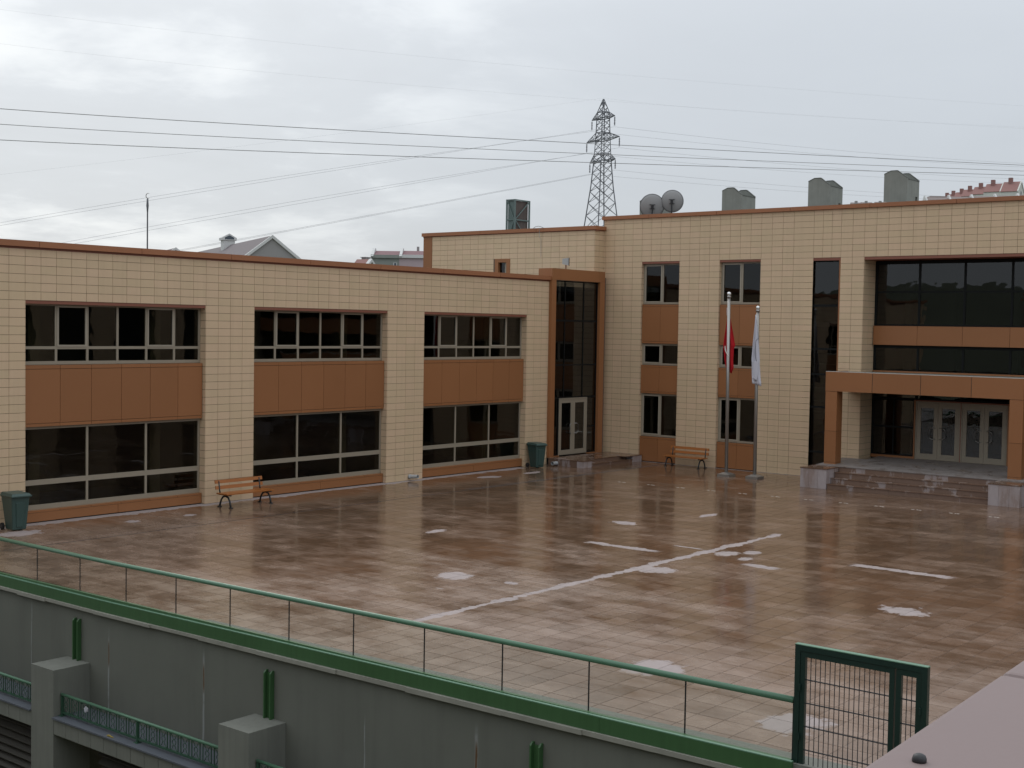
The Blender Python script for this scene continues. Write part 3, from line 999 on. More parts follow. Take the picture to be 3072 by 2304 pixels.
CN = thing('entrance_canopy', 'orange panelled entrance canopy on two square columns over the main steps', 'canopy', (-1, -15.7, .8))
XC = -2.05
for (ya, yb) in ((-11.93, -12.41), (-19.03, -19.51)):
    zb = land_z(XC) - .01
    for z0, z1 in ((zb, zb + .075), (zb + .085, 2.10), (2.112, 3.655)):
        MB().box(XC, yb, z0, XC + .50, ya, z1).build('column_panel', M['orange'], CN)
    MB().box(XC + .02, yb + .02, zb, XC + .48, ya - .02, 3.66).build('column', M['black'], CN)
e = [-11.92, -13.84, -15.74, -17.64, -19.52]
for a, b in zip(e, e[1:]):
    MB().box(XC, b + .012, 3.668, XC + .03, a - .012, 4.425).build('fascia_panel', M['orange'], CN)
MB().box(XC + .034, -19.51, 3.672, -.01, -11.93, 4.40).build('canopy_slab', M['inside'], CN)
for yv in (-11.925, -19.515):
    MB().box(XC + .034, yv - .005, 3.668, -.03, yv + .025, 4.425).build('end_panel', M['orange'], CN)
MB().box(XC, -19.52, 4.425, XC + .1, -11.92, 4.44).build('edge_flashing', M['white_edge'], CN)
MB().box(-.01, -19.5, 3.69, 1.08, -12.48, 4.39).build('canopy_slab', M['inside'], CN)
MB().box(1.0, -19.5, 4.395, 1.09, -12.5, 4.455).build('upstand_panel', M['orange'], CN)

# ------------------------------------------------------------------ balustrade, gate, retaining wall, foreground
BL = thing('glass_balustrade', 'long glass balustrade with round green handrail along the plaza edge', 'balustrade', (-33.25, -15, 0))


def dz(yv):
    return max(0.0, -10.5 - yv) * .0095


XB = -33.42


def slant(m_, x0, x1, ya, yb, z0, z1):
    """bar along the plaza edge, following its slight rise"""
    return m_.hexa([(x0, ya, z0 + dz(ya)), (x1, ya, z0 + dz(ya)), (x1, yb, z0 + dz(yb)), (x0, yb, z0 + dz(yb)), (x0, ya, z1 + dz(ya)), (x1, ya, z1 + dz(ya)), (x1, yb, z1 + dz(yb)), (x0, yb, z1 + dz(yb))])


joints = [-26.60] + [-24.90 + 1.705 * k for k in range(0, 15)]
for a, b in zip(joints, joints[1:]):
    if b > -.25:
        b = -.25
    slant(MB(), XB - .006, XB + .006, a + .010, b - .010, -.06, .80).build('glass_panel', M['clear'], BL)
    slant(MB(), XB - .007, XB + .007, a - .0095, a + .0095, -.06, .79).build('joint_seal', M['rubber'], BL)
    if b >= -.25:
        break
MB().tube([(XB, -26.60, .81 + dz(-26.6)), (XB, -18, .81 + dz(-18)), (XB, -10.5, .81), (XB, -.3, .81)], .046, 14).build('handrail', M['green_rail'], BL, True)
e = [-26.66, -23.5, -16.6, -10.5, -4.2, -.2]
for a, b in zip(e, e[1:]):
    slant(MB(), -33.56, -33.505, a + .002, b - .002, -.235, -.004).build('fascia_beam', M['green'], BL)
    slant(MB(), -33.558, -33.50, a + .002, b - .002, -.003, .010).build('top_channel', M['pale_green'], BL)
slant(MB(), -33.498, XB - .012, -26.6, -.2, -.06, .004).build('inner_channel', M['green'], BL)

RT = thing('retaining_wall', 'grey stained concrete retaining wall below the green balustrade', 'wall', (-33.3, -15, -6.6))
e = [-45, -24.6, -18.47, -13.97, -10.76, -7.75, -1.5, 12]
for a, b in zip(e, e[1:]):
    slant(MB(), -33.5, -33.06, a, b, -2.8, -.276).build('wall_panel', M['retain'], RT)
cpz = MB()
random.seed(3)
yv = -45.0
while yv < 12:
    ln = random.uniform(.7, 2.2)
    o = random.uniform(.085, .125)
    slant(cpz, -33.5 - o, -33.2, yv, yv + ln, -.30 - random.uniform(0, .02), -.238)
    yv += ln
cpz.build('wall_lip', simple('pale_lip', (.27, .265, .225), .85, .3, 2.5), RT)
slant(MB(), -33.5, -33.1, -45, -10.5, -.237, -.03).box(-33.5, -10.5, -.237, -33.1, 12, -.03).build('slab_edge', M['concrete'], RT)
MB().box(-34.30, -45, -2.83, -33.1, 12, -2.79).build('soffit', M['concrete'], RT)
MB().box(-30.2, -45, -6.6, -30.0, 12, -2.8).build('basement_wall', M['black'], RT)

PER = 6.335
pier_y = [-9.64 + PER, -9.64, -9.64 - PER, -9.64 - 2 * PER]
plabel = ['grey concrete buttress pier farthest along the wall towards the low wing', 'grey concrete buttress pier with flat top under the farther green channel post',
          'grey concrete buttress pier with flat top under the middle green channel post', 'grey concrete buttress pier below the nearest green channel post']
for yc, lb in zip(pier_y, plabel):
    p = MB().box(-34.375, yc - .43, -6.6, -33.505, yc + .43, -1.43).build('buttress_pier', M['concrete'])
    tag(p, lb, 'pier', 'buttress piers along the retaining wall')
clabel = ['green channel post on the wall farthest towards the low wing', 'green channel post on the wall above the farther pier', 'green channel post on the wall above the middle pier', 'green channel post on the wall nearest the gate']
pst = None
for yc, lb in zip(pier_y, clabel):
    if pst is None:
        pst = thing('channel_post', lb, 'post', (-33.5, yc, -1.43), 'green channel posts fixed to the retaining wall', world=False)
        w_ = .1
        MB().box(-.03, -w_, 0, -.004, w_, .86).build('web', M['green'], pst)
        for sg in (-1, 1):
            f_ = MB()
            f_.prism([(-.004, sg * w_, 0), (-.10, sg * w_, 0), (-.10, sg * w_, .86), (-.05, sg * w_, .91), (-.004, sg * w_, .91)], (0, sg * -.03, 0))
            f_.build('flange', M['green'], pst)
        pst.location = (-33.5, yc, -1.43)
    else:
        c_ = copy_tree(pst)
        c_.location = (-33.5, yc, -1.43)
        c_['label'] = lb

# ledges with stone fascia, iron railings and louvres between the piers
llab = ['stone faced ledge between the far pier and the low wing end', 'stone faced ledge between the two left piers at the picture edge', 'stone faced ledge between the farther and middle piers', 'stone faced ledge between the middle and nearest piers']
rlab = ['green iron railing with scrollwork farthest along the wall', 'green iron railing with scrollwork left of the farther pier', 'green iron railing with scrollwork between farther and middle piers', 'green iron railing with scrollwork right of the middle pier']
for i, yc in enumerate(pier_y):
    if i == 0:
        continue
    yt, yb = yc - .435 + PER, yc + .435
    # span lies on the far side (larger Y) of pier i
    lg = thing('stone_ledge', llab[i], 'ledge', (-33.9, (yt + yb) / 2, -2.8), 'stone faced ledges between the piers')
    yt = pier_y[i - 1] - .435
    MB().box(-34.42, yb, -2.45, -33.505, yt, -2.415).build('ledge_slab', M['ledge'], lg)
    n = 12
    for k in range(n):
        a, b = yb + (yt - yb) * k / n, yb + (yt - yb) * (k + 1) / n
        MB().box(-34.37, a + .006, -2.78, -34.33, b - .006, -2.452).build('fascia_slab', M['concrete'], lg)
    lv = thing('louvre_grille', ['', 'dark brown louvre grille left of the farther pier', 'dark brown louvre grille under the middle ledge', 'dark brown louvre grille below the nearest ledge'][i], 'grille', (-33.8, (yt + yb) / 2, -6.5),
               'louvre grilles under the ledges')
    y1 = yt if i == 1 else yt - 1.0
    for k in range(18):
        z = -2.92 - .183 * k
        MB().prism([(-33.96, yb, z), (-33.80, yb, z + .105), (-33.80, yb, z + .12), (-33.96, yb, z + .015)], (0, y1 - yb, 0)).build('slat', M['louver'], lv)
    for q in (y1 - .02, (y1 + yb) / 2, yb + .02):
        MB().box(-33.8, q - .02, -6.5, -33.76, q + .02, -2.84).build('mullion', M['louver'], lv)

rail0 = None
for i in (1, 2, 3):
    yt = pier_y[i - 1] - .46
    if rail0 is None:
        rail0 = thing('iron_railing', rlab[i], 'railing', (-34.2, yt, -2.415), 'green iron railings on the ledges', world=False)
        Ln = PER - .93
        MB().tube([(0, 0, .455), (0, -Ln, .455)], .032, 10).build('top_rail', M['green_rail'], rail0, True)
        MB().box(-.02, -Ln, .06, .02, 0, .095).build('bottom_rail', M['iron_green'], rail0)
        for yq in (-.03, -Ln / 2, -Ln + .03):
            q_ = MB().box(-.025, yq - .025, .012, .025, yq + .025, .43)
            q_.box(-.06, yq - .06, 0, .06, yq + .06, .012)
            q_.build('post', M['iron_green'], rail0)
        nu = 16
        bme = MB().box(-.008, -.008, .095, .008, .008, .43).mesh('baluster', M['iron_green'])
        sc_ = MB()
        ring = [(0, .055 * math.cos(a_), .262 + .055 * math.sin(a_)) for a_ in [2 * math.pi * q / 10 for q in range(11)]]
        sc_.tube(ring, .008, 5, False)
        for sy in (-1, 1):
            for sz in (-1, 1):
                sc_.tube([(0, sy * .1, .262 + sz * .16), (0, sy * .05, .262 + sz * .12), (0, sy * .025, .262 + sz * .06)], .008, 5)
        sme = sc_.mesh('scroll', M['iron_green'])
        for k in range(nu):
            yk = -Ln * (k + .5) / nu
            o = bpy.data.objects.new('scroll', sme)
            COL.objects.link(o)
            o.parent = rail0
            o.location = (0, yk, 0)
            for dy in (-.125, .125):
                o = bpy.data.objects.new('baluster', bme)
                COL.objects.link(o)
                o.parent = rail0
                o.location = (0, yk + dy, 0)
    else:
        c_ = copy_tree(rail0)
        c_.location = (-34.2, yt, -2.415)
        c_['label'] = rlab[i]
lit = MB()
lit.add([(-34.23, -10.98, -2.08), (-34.24, -11.06, -2.02), (-34.23, -11.13, -2.05), (-34.21, -11.10, -2.13), (-34.23, -11.02, -2.16)], [(0, 1, 2, 3, 4)])
lo_ = lit.build('paper_scrap', M['whitecloth'])
lo_.modifiers.new('thickness', 'SOLIDIFY').thickness = .006
tag(lo_, 'small white scrap of litter caught in the iron railing scrollwork', 'litter')
yl = MB()
yl.tube([(-34.36, -12.0, -2.405), (-34.35, -12.06, -2.395), (-34.36, -12.14, -2.40), (-34.35, -12.2, -2.407)], [.012, .022, .018, .01], 6)
tag(yl.build('dead_leaf', simple('yellow_leaf', (.30, .22, .04), .7)), 'small yellow leaf lying on the bluish ledge slab', 'leaf')

# gate
GT = thing('mesh_gate', 'dark green metal gate with a wide and a narrow wire mesh leaf', 'gate', (-33.42, -27.5, -.05))
G0, G1, ZT = -26.62, -28.45, 1.735


def gm(a, d, z):
    return (-33.42 + d, a, z)


MB(gm).box(G0 - .075, -.04, -.6, G0, .04, ZT).build('post', M['gate'], GT)
MB(gm).box(G1, -.04, -.6, G1 + .075, .04, ZT).build('post', M['gate'], GT)
MB(gm).box(G1 + .075, -.04, ZT - .075, G0 - .075, .04, ZT).build('top_bar', M['gate'], GT)
MB(gm).box(G1, -.045, ZT + .001, G0, .045, ZT + .012).build('top_cap', M['pale_green'], GT)
for l, r, nr in ((-26.70, -28.015, 16), (-28.035, -28.37, 2)):
    f_ = MB(gm)
    t_, b_, s_ = 1.655, .02, .07
    f_.box(l - s_, -.03, b_, l, .03, t_).box(r, -.03, b_, r + s_, .03, t_).box(r + s_, -.03, t_ - .075, l - s_, .03, t_).box(r + s_, -.03, b_, l - s_, .03, b_ + .07)
    lf = f_.build('gate_leaf', M['gate'], GT)
    for k in range(nr):
        a = l - s_ + (r + s_ - l + s_) * (k + 1) / (nr + 1)
        MB(gm).box(a - .0045, -.006, b_ + .07, a + .0045, .003, t_ - .075).build('mesh_wire', M['dark_metal'], lf)
    for k in range(5):
        z = .0 + .318 * k
        if .1 < z < 1.5:
            MB(gm).box(r + s_, -.012, z - .006, l - s_, -.0065, z + .006).build('mesh_rod', M['dark_metal'], lf)
            MB(gm).box(r + s_, .0035, z - .006, l - s_, .009, z + .006).build('mesh_rod', M['dark_metal'], lf)
    for z in (.45, 1.12):
        MB(gm).tube([(l - .005 if nr > 5 else r + .005, -.05, z), (l - .005 if nr > 5 else r + .005, -.05, z + .09)], .014, 8).build('hinge', M['gate'], lf)

# pink stone parapet in the foreground
PP = thing('stone_parapet', 'pale pink stone parapet coping close in the bottom right corner', 'parapet', (-45, -34.2, 4.9))
s_ = .039
z_ = 5.40


def ly(xv):
    return -33.941 + (xv + 47.93) * s_


for xa, xb in ((-49.0, -47.35), (-47.35, -45.6), (-45.6, -43.8), (-43.8, -42.0)):
    a, b = xa + .002, xb - .002
    m_ = MB()
    m_.hexa([(a, ly(a) - .62, z_ - .05), (b, ly(b) - .62, z_ - .05), (b, ly(b), z_ - .05), (a, ly(a), z_ - .05), (a, ly(a) - .62, z_), (b, ly(b) - .62, z_), (b, ly(b), z_), (a, ly(a), z_)])
    o = m_.build('coping_slab', M['pinkstone'], PP)
    bv = o.modifiers.new('edge', 'BEVEL')
    bv.width = .012
    bv.segments = 3
MB().hexa([(-49, ly(-49) - .58, 3.0), (-42, ly(-42) - .58, 3.0), (-42, ly(-42) - .05, 3.0), (-49, ly(-49) - .05, 3.0), (-49, ly(-49) - .58, 5.349), (-42, ly(-42) - .58, 5.349), (-42, ly(-42) - .05, 5.349), (-49, ly(-49) - .05, 5.349)]).build('parapet_wall', M['render_wall'], PP)
bq = at(2757.8, 2285, 1)
kk = (5.40 - CAM.z) / (bq.z - CAM.z)
bq = CAM + (bq - CAM) * kk
bb_ = MB()
bb_.lathe([(.009, 0), (.009, .004), (.0075, .008), (.004, .010), (.001, .0105)], (bq.x, bq.y, 5.40), 12)
tag(bb_.build('bolt_head', M['dark_metal'], None, True), 'small grey domed bolt head standing on the pink coping', 'bolt')

# viewer's own building, guessed and unseen, added to darken reflections and the retaining wall
FB = thing('added_facing_building', 'plain beige unseen building added behind the viewer to darken reflections', 'building', (-62, -30, -6.6))
MB().box(-74, -70, -6.6, -53.5, -1, 9.0).build('wall', M['beige_wall'], FB)
MB().box(-74.2, -70.2, 9.0, -53.3, -.8, 9.3).build('coping', M['cap'], FB)
for k in range(11):
    for z in (1.2, 5.0):
        MB().box(-53.52, -8 - 5.5 * k, z, -53.46, -4.5 - 5.5 * k, z + 1.9).build('window', M['dark_frame'], FB)

# ------------------------------------------------------------------ plaza furniture
bench = thing('park_bench', 'orange wooden bench with dark iron legs against the pier between the first two window bays', 'bench', (0, 0, 0), 'orange slatted benches on the plaza', world=False)
# local: x along, front towards -y
for z, yq, h in ((.80, .335, .105), (.615, .30, .105)):
    MB().prism([(-.97, yq - .018, z - h / 2), (-.97, yq + .018, z - h / 2 - .006), (-.97, yq + .045, z + h / 2), (-.97, yq + .010, z + h / 2 + .006)], (1.94, 0, 0)).build('back_slat', M['wood'], bench)
for yq in (-.235, -.085, .065, .205):
    MB().box(-.97, yq - .062, .425, .97, yq + .062, .46).build('seat_slat', M['wood'], bench)
for xq in (-.83, .83):
    lg = MB()
    arch = [(-.29, 0.02), (-.265, .12), (-.225, .24), (-.15, .335), (-.02, .375), (.11, .335), (.19, .24), (.24, .12), (.27, .02)]
    lg.tube([(xq, a, b) for a, b in arch], [.032, .030, .030, .032, .034, .032, .030, .030, .032], 8)
    lg.box(xq - .025, -.30, .385, xq + .025, .27, .424)
    lg.tube([(xq, -.02, .37), (xq, -.02, .40)], .03, 6)
    lg.tube([(xq, .24, .39), (xq, .285, .55), (xq, .325, .82)], [.028, .024, .02], 8)
    for a in (-.295, .275):
        lg.prism([(xq - .045, a - .055, 0), (xq + .045, a - .055, 0), (xq + .045, a + .055, 0), (xq - .045, a + .055, 0)], (0, 0, .028))
    lg.build('leg', M['cast_iron'], bench, True)
bench.location = (-21.94, -1.11, 0)
b2 = copy_tree(bench)
b2['label'] = 'orange wooden bench with dark iron legs between the narrow window columns, left of the flagpoles'
b2.location = (-.72, -4.80, 0)
b2.rotation_euler = (0, 0, R(-90))

bin0 = thing('wheelie_bin', 'dark green wheeled rubbish bin at the left end pier of the low wing', 'rubbish bin', (0, 0, 0), 'green wheeled rubbish bins', world=False)
b_ = MB()
b_.hexa([(-.20, -.26, .03), (.20, -.26, .03), (.20, .17, .03), (-.20, .17, .03), (-.265, -.33, .95), (.265, -.33, .95), (.265, .31, .95), (-.265, .31, .95)])
b_.box(-.285, -.35, .93, .285, .33, .985)
b_.hexa([(-.10, -.29, .10), (.10, -.29, .10), (.10, -.20, .10), (-.10, -.20, .10), (-.14, -.345, .80), (.14, -.345, .80), (.14, -.2, .80), (-.14, -.2, .80)])
o = b_.build('body', M['bin'], bin0)
o.modifiers.new('edge', 'BEVEL').width = .015
l_ = MB()
l_.hexa([(-.29, -.385, .99), (.29, -.385, .99), (.29, .34, .99), (-.29, .34, .99), (-.25, -.33, 1.055), (.25, -.33, 1.055), (.25, .30, 1.07), (-.25, .30, 1.07)])
l_.box(-.30, -.40, .955, .30, -.36, 1.0).box(-.302, -.36, .965, -.286, .33, 1.0).box(.286, -.36, .965, .302, .33, 1.0)
o = l_.build('lid', M['bin'], bin0)
o.modifiers.new('edge', 'BEVEL').width = .018
MB().tube([(-.24, .37, .99), (.24, .37, .99)], .018, 8).box(-.25, .31, .97, -.21, .385, 1.005).box(.21, .31, .97, .25, .385, 1.005).build('handle', M['bin'], bin0)
for sx in (-1, 1):
    wh = MB().tube([(sx * .235, .25, .10), (sx * .29, .25, .10)], .10, 18).build('wheel', M['rubber'], bin0)
    MB().tube([(sx * .285, .25, .10), (sx * .296, .25, .10)], .05, 12).build('hub', M['dark_metal'], wh)
MB().tube([(-.24, .25, .10), (.24, .25, .10)], .012, 6).build('axle', M['dark_metal'], bin0)
bin0.location = (-29.78, -.62, 0)
bin0.rotation_euler = (0, 0, R(-4))
c_ = copy_tree(bin0)
c_['label'] = 'dark green wheeled rubbish bin beside the corner entrance landing'
c_.location = (-5.70, -.46, 0)
c_.rotation_euler = (0, 0, R(-14))

pp = thing('drain_pipe', 'grey plastic drain pipe stub on the pier between second and third window bays', 'pipe', (0, 0, 0), 'drain pipe stubs at the foot of the walls', world=False)
# local: sticks out towards -y
pb = MB()
nn = 14
for rr, fl in ((.075, 0), (.062, 1)):
    pb.add([(rr * math.cos(2 * math.pi * k / nn), yq, rr * math.sin(2 * math.pi * k / nn)) for yq in (0, -.42) for k in range(nn)],
           [(k, (k + 1) % nn, nn + (k + 1) % nn, nn + k) for k in range(nn)])
pb.add([(rr * math.cos(2 * math.pi * k / nn), -.42, rr * math.sin(2 * math.pi * k / nn)) for rr in (.075, .062) for k in range(nn)],
       [(k, (k + 1) % nn, nn + (k + 1) % nn, nn + k) for k in range(nn)])
pb.build('pipe', M['pvc'], pp, True)
MB().tube([(0, -.02, 0), (0, -.05, 0)], .06, 12).build('bore', M['black'], pp)
MB().tube([(0, -.0, 0), (0, -.09, 0)], .086, 14).build('collar', M['pvc'], pp, True)
pp.location = (-13.05, 0.0, .145)
pp.rotation_euler = (R(-4), 0, R(8))
c_ = copy_tree(pp)
c_['label'] = 'grey plastic drain pipe stub beside the corner entrance landing'
c_.location = (-4.46, -.62, .11)
c_.rotation_euler = (R(-3), 0, R(-80))

# ------------------------------------------------------------------ flagpoles and flags
def flagpole(x, y, h, dx, dy, label):
    t_ = thing('flagpole', label, 'flagpole', (x, y, 0), 'steel flagpoles before the three-storey wing', world=False)
    b_ = MB().box(-.27, -.27, 0, .27, .27, .10)
    b_.hexa([(-.25, -.25, .101), (.25, -.25, .101), (.25, .25, .101), (-.25, .25, .101), (-.10, -.10, .17), (.10, -.10, .17), (.10, .10, .17), (-.10, .10, .17)])
    b_.build('base', M['steel'], t_)
    MB().tube([(0, 0, .17), (dx, dy, h - .13)], [.072, .062], 16).build('pole', M['steel'], t_, True)
    MB().tube([(dx, dy, h - .16), (dx, dy, h - .08)], .082, 14).build('collar', M['steel'], t_, True)
    prof = [(.085 * math.cos(a), .085 * math.sin(a)) for a in [R(-88 + 16 * k) for k in range(12)]]
    MB().lathe(prof, (dx, dy, h), 16).build('finial', M['ball'], t_, True)
    return t_


flagpole(-2.55, -7.88, 7.46, 0, .06, 'taller steel flagpole with ball finial behind the red flag')
flagpole(-2.40, -9.10, 6.90, 0, .03, 'shorter steel flagpole with ball finial carrying the white flag')


def cloth(rows, fold, nx, xbase, ph, thick):
    """hanging cloth: rows are (z, yleft, yright); folds swing in x"""
    mb = MB()
    vs, fs = [], []
    zs = [r[0] for r in rows]
    nz = 44
    prof = []
    for i in range(nz + 1):
        z = zs[0] + (zs[-1] - zs[0]) * i / nz
        for k in range(len(rows) - 1):
            if rows[k][0] >= z >= rows[k + 1][0] - 1e-9:
                f = (rows[k][0] - z) / max(1e-6, rows[k][0] - rows[k + 1][0])
                prof.append((z, rows[k][1] + (rows[k + 1][1] - rows[k][1]) * f, rows[k][2] + (rows[k + 1][2] - rows[k][2]) * f))
                break

    def pt(u, i, off=0.0):
        z, yl, yr = prof[i]
        g = min(1.0, (prof[0][0] - z) / .8)
        x = xbase + off + fold * g * (math.sin(u * 9.0 + ph + z * .8) + .5 * math.sin(u * 17 + z * 2.1))
        return (x, yl + (yr - yl) * u, z - .10 * g * u * (1 if i == nz else .3))
    for i in range(nz + 1):
        for j in range(nx + 1):
            vs.append(pt(j / nx, i))
    for i in range(nz):
        for j in range(nx):
            a = i * (nx + 1) + j
            fs.append((a, a + 1, a + nx + 2, a + nx + 1))
    mb.add(vs, fs)
    return mb, pt, prof


F1 = thing('flag', 'limp red flag with a white crescent hanging behind the taller pole', 'flag', (-2.40, -7.8, 4.4), 'flags hanging limp')
mb, pt, prof = cloth([(6.62, -7.70, -7.80), (6.0, -7.63, -7.94), (5.37, -7.56, -8.07), (5.30, -7.565, -8.01), (4.75, -7.63, -7.99), (4.47, -7.68, -8.03), (4.32, -7.76, -7.95)], .035, 22, -2.43, .4, .006)
o = mb.build('cloth', M['red'], F1, True)
o.modifiers.new('thickness', 'SOLIDIFY').thickness = .006
F1b = MB()
cr = []
for k in range(13):
    t_ = k / 12
    z = 5.34 - .42 * t_
    yv = -7.725 - .02 * t_ - .17 * t_ ** 2.6
    wv = .010 + .012 * math.sin(math.pi * t_)
    cr.append((yv, z, wv))
for (y0, z0, w0), (y1, z1, w1) in zip(cr, cr[1:]):
    F1b.hexa([(-2.50, y0 - w0, z0), (-2.494, y0 - w0, z0), (-2.494, y0 + w0, z0), (-2.50, y0 + w0, z0), (-2.50, y1 - w1, z1), (-2.494, y1 - w1, z1), (-2.494, y1 + w1, z1), (-2.50, y1 + w1, z1)])
F1b.v = [(p[0] - .125, p[1], p[2]) for p in F1b.v]
F1b.build('crescent', M['whiteprint'], F1)
MB().tube([(-2.56, -7.735, 6.9), (-2.56, -7.74, 6.6), (-2.46, -7.74, 6.55)], .008, 6).build('halyard', M['whitecloth'], F1)

F2 = thing('flag', 'limp white flag with a thin dark circle line hanging on the shorter pole', 'flag', (-2.52, -9.1, 3.85), 'flags hanging limp')
mb, pt, prof = cloth([(6.62, -9.03, -9.07), (5.9, -8.985, -9.17), (4.85, -8.925, -9.255), (4.65, -8.945, -9.25), (4.4, -8.94, -9.28), (4.02, -8.955, -9.325), (3.86, -8.96, -9.37)], .030, 22, -2.53, 1.1, .006)
o = mb.build('cloth', M['whitecloth'], F2, True)
o.modifiers.new('thickness', 'SOLIDIFY').thickness = .006
mb2, pt2, prof2 = cloth([(4.75, -9.0, -9.24), (4.3, -9.02, -9.25), (4.05, -8.99, -9.2)], .02, 10, -2.585, 2.2, .006)
o = mb2.build('cloth_fold', M['whitecloth'], F2, True)
o.modifiers.new('thickness', 'SOLIDIFY').thickness = .006
ar = MB()
pts = []
for k in range(19):
    th = R(100 + 160 * k / 18)
    yy_, zz_ = -9.20 - .135 * math.cos(th), 5.20 + .48 * math.sin(th)
    i = min(range(len(prof)), key=lambda q: abs(prof[q][0] - zz_))
    z, yl, yr = prof[i]
    u = max(.02, min(.98, (yy_ - yl) / (yr - yl)))
    p = pt(u, i, -.012)
    pts.append((p[0], yy_, zz_))
ar.tube(pts, .009, 5)
ar.build('circle_line', M['darkprint'], F2)

# ------------------------------------------------------------------ on the roofs
fl = thing('floodlight', 'grey floodlight on a short dark post on top of the corner entrance bay', 'floodlight', (-2.85, .3, 8.55), world=False)
fl.location = (-2.85, .28, 8.55)
MB().tube([(0, 0, 0), (0, 0, .22)], .028, 8).build('post', M['trim'], fl)
sh = MB()
sh.hexa([(-.02, -.16, .19), (.19, -.03, .19), (.19, -.03, .50), (-.02, -.16, .52), (-.25, .02, .24), (-.05, .17, .26), (-.05, .17, .46), (-.25, .02, .48)])
sh.build('housing', M['lamp'], fl)
MB().hexa([(-.028, -.172, .175), (.205, -.03, .165), (.215, -.045, .165), (-.018, -.188, .175), (-.028, -.172, .535), (.205, -.03, .51), (.215, -.045, .51), (-.018, -.188, .535)]).build('front_frame', M['lampglass'], fl)

gt = thing('flue_tower', 'blue-green steel lattice tower clad with brown sheet on the rear block roof', 'roof tower', (4.5, 9.05, 10.1))
xa, xb, ya, yb, z0, z1 = 4.0, 5.22, 8.83, 9.37, 10.1, 12.69
for x_ in (xa, xb):
    for y_ in (ya, yb):
        MB().bar((x_, y_, z0), (x_, y_, z1), .075).build('corner_post', M['green_steel'], gt)
for k, z in enumerate((z1 - .03, 11.62, 10.4)):
    MB().bar((xa + .04, ya, z), (xb - .04, ya, z), .06).build('cross_bar', M['green_steel'], gt)
    MB().bar((xa, ya + .04, z), (xa, yb - .04, z), .06).build('cross_bar', M['green_steel'], gt)
    MB().bar((xa + .04, yb, z), (xb - .04, yb, z), .06).build('cross_bar', M['green_steel'], gt)
    MB().bar((xb, ya + .04, z), (xb, yb - .04, z), .06).build('cross_bar', M['green_steel'], gt)
for (pz, qz) in ((11.66, 12.6), (11.58, 10.44)):
    MB().bar((xa + .05, ya - .01, pz), (xb - .05, ya - .01, qz), .045).build('diagonal', M['green_steel'], gt)
    MB().bar((xa - .01, ya + .05, pz), (xa - .01, yb - .05, qz), .045).build('diagonal', M['green_steel'], gt)
MB().box(xa + .06, ya + .06, z0, xb - .05, yb - .06, z1 - .06).build('cladding', M['rustpanel'], gt)
MB().box(xa + .045, ya + .02, z0, xa + .055, yb - .05, z1 - .08).build('side_cladding', M['green_steel'], gt)
cb = MB()
cb.tube([(-.9, 3.1, 10.64), (-.9, 3.25, 10.70), (-.9, 3.4, 10.73), (-.9, 3.55, 10.72), (-.9, 3.7, 10.645)], .014, 6)
cb.tube([(-.87, 3.36, 10.62), (-.87, 3.36, 10.2), (-.775, 3.33, 10.15), (-.775, 3.32, 9.3)], .008, 5)
tag(cb.build('lightning_cable', M['wire']), 'thin grey cable looped over the rear block coping', 'cable')

chl = ['grey rendered roof chimney half hidden behind the two satellite dishes', 'grey rendered roof chimney standing alone between dishes and the third chimney',
       'grey rendered roof chimney third from the dishes', 'grey rendered roof chimney nearest the hillside houses, farthest from the dishes']
ch0 = None
for (yl, zt), lb in zip(((-.34, 12.07), (-4.74, 12.32), (-8.94, 12.50), (-12.33, 12.60)), chl):
    if ch0 is None:
        ch0 = thing('roof_chimney', lb, 'chimney', (0, 0, 0), 'rendered chimneys along the high roof', world=False)
        wd, dp, H, E_ = .98, 1.28, 2.0, .30   # along -y, along +x, peak height, gable rise
        e1, e2 = .28, .56
        for xk in (0.0, dp - .10):
            MB().prism([(xk, 0, 0), (xk, 0, H - .12), (xk, -e1, H), (xk, -e2, H), (xk, -wd, H - E_ - .02), (xk, -wd, 0)], (.10, 0, 0)).build('gable_wall', M['chimney'], ch0)
            o = MB()
            tp = [(0, H - .12), (-e1, H), (-e2, H), (-wd, H - E_ - .02)]
            for (p, q) in zip(tp, tp[1:]):
                o.hexa([(xk - .015, p[0], p[1] + .001), (xk + .115, p[0], p[1] + .001), (xk + .115, q[0], q[1] + .001), (xk - .015, q[0], q[1] + .001), (xk - .015, p[0], p[1] + .022), (xk + .115, p[0], p[1] + .022), (xk + .115, q[0], q[1] + .022), (xk - .015, q[0], q[1] + .022)])
            o.build('flashing', M['chimney_top'], ch0)
        sw = MB()
        sw.box(.10, -.10, 0, dp - .10, 0, H - .2)
        sw.box(.10, -wd, 0, dp - .38, -wd + .10, H - .36).box(dp - .16, -wd, 0, dp - .10, -wd + .10, H - .36).box(dp - .38, -wd, H - 1.0, dp - .16, -wd + .10, H - .36)
        sw.build('side_wall', M['chimney'], ch0)
        MB().box(.10, -wd - .012, H - .36, dp - .0, -wd + .11, H - .335).build('eave_flashing', M['chimney_top'], ch0)
        MB().box(.12, -wd + .12, .1, dp - .12, -.12, H - .9).build('flue', M['black'], ch0)
        ch0.location = (2.0, yl, zt - 2.0)
    else:
        c_ = copy_tree(ch0)
        c_.location = (2.0, yl, zt - 2.0)
        c_['label'] = lb

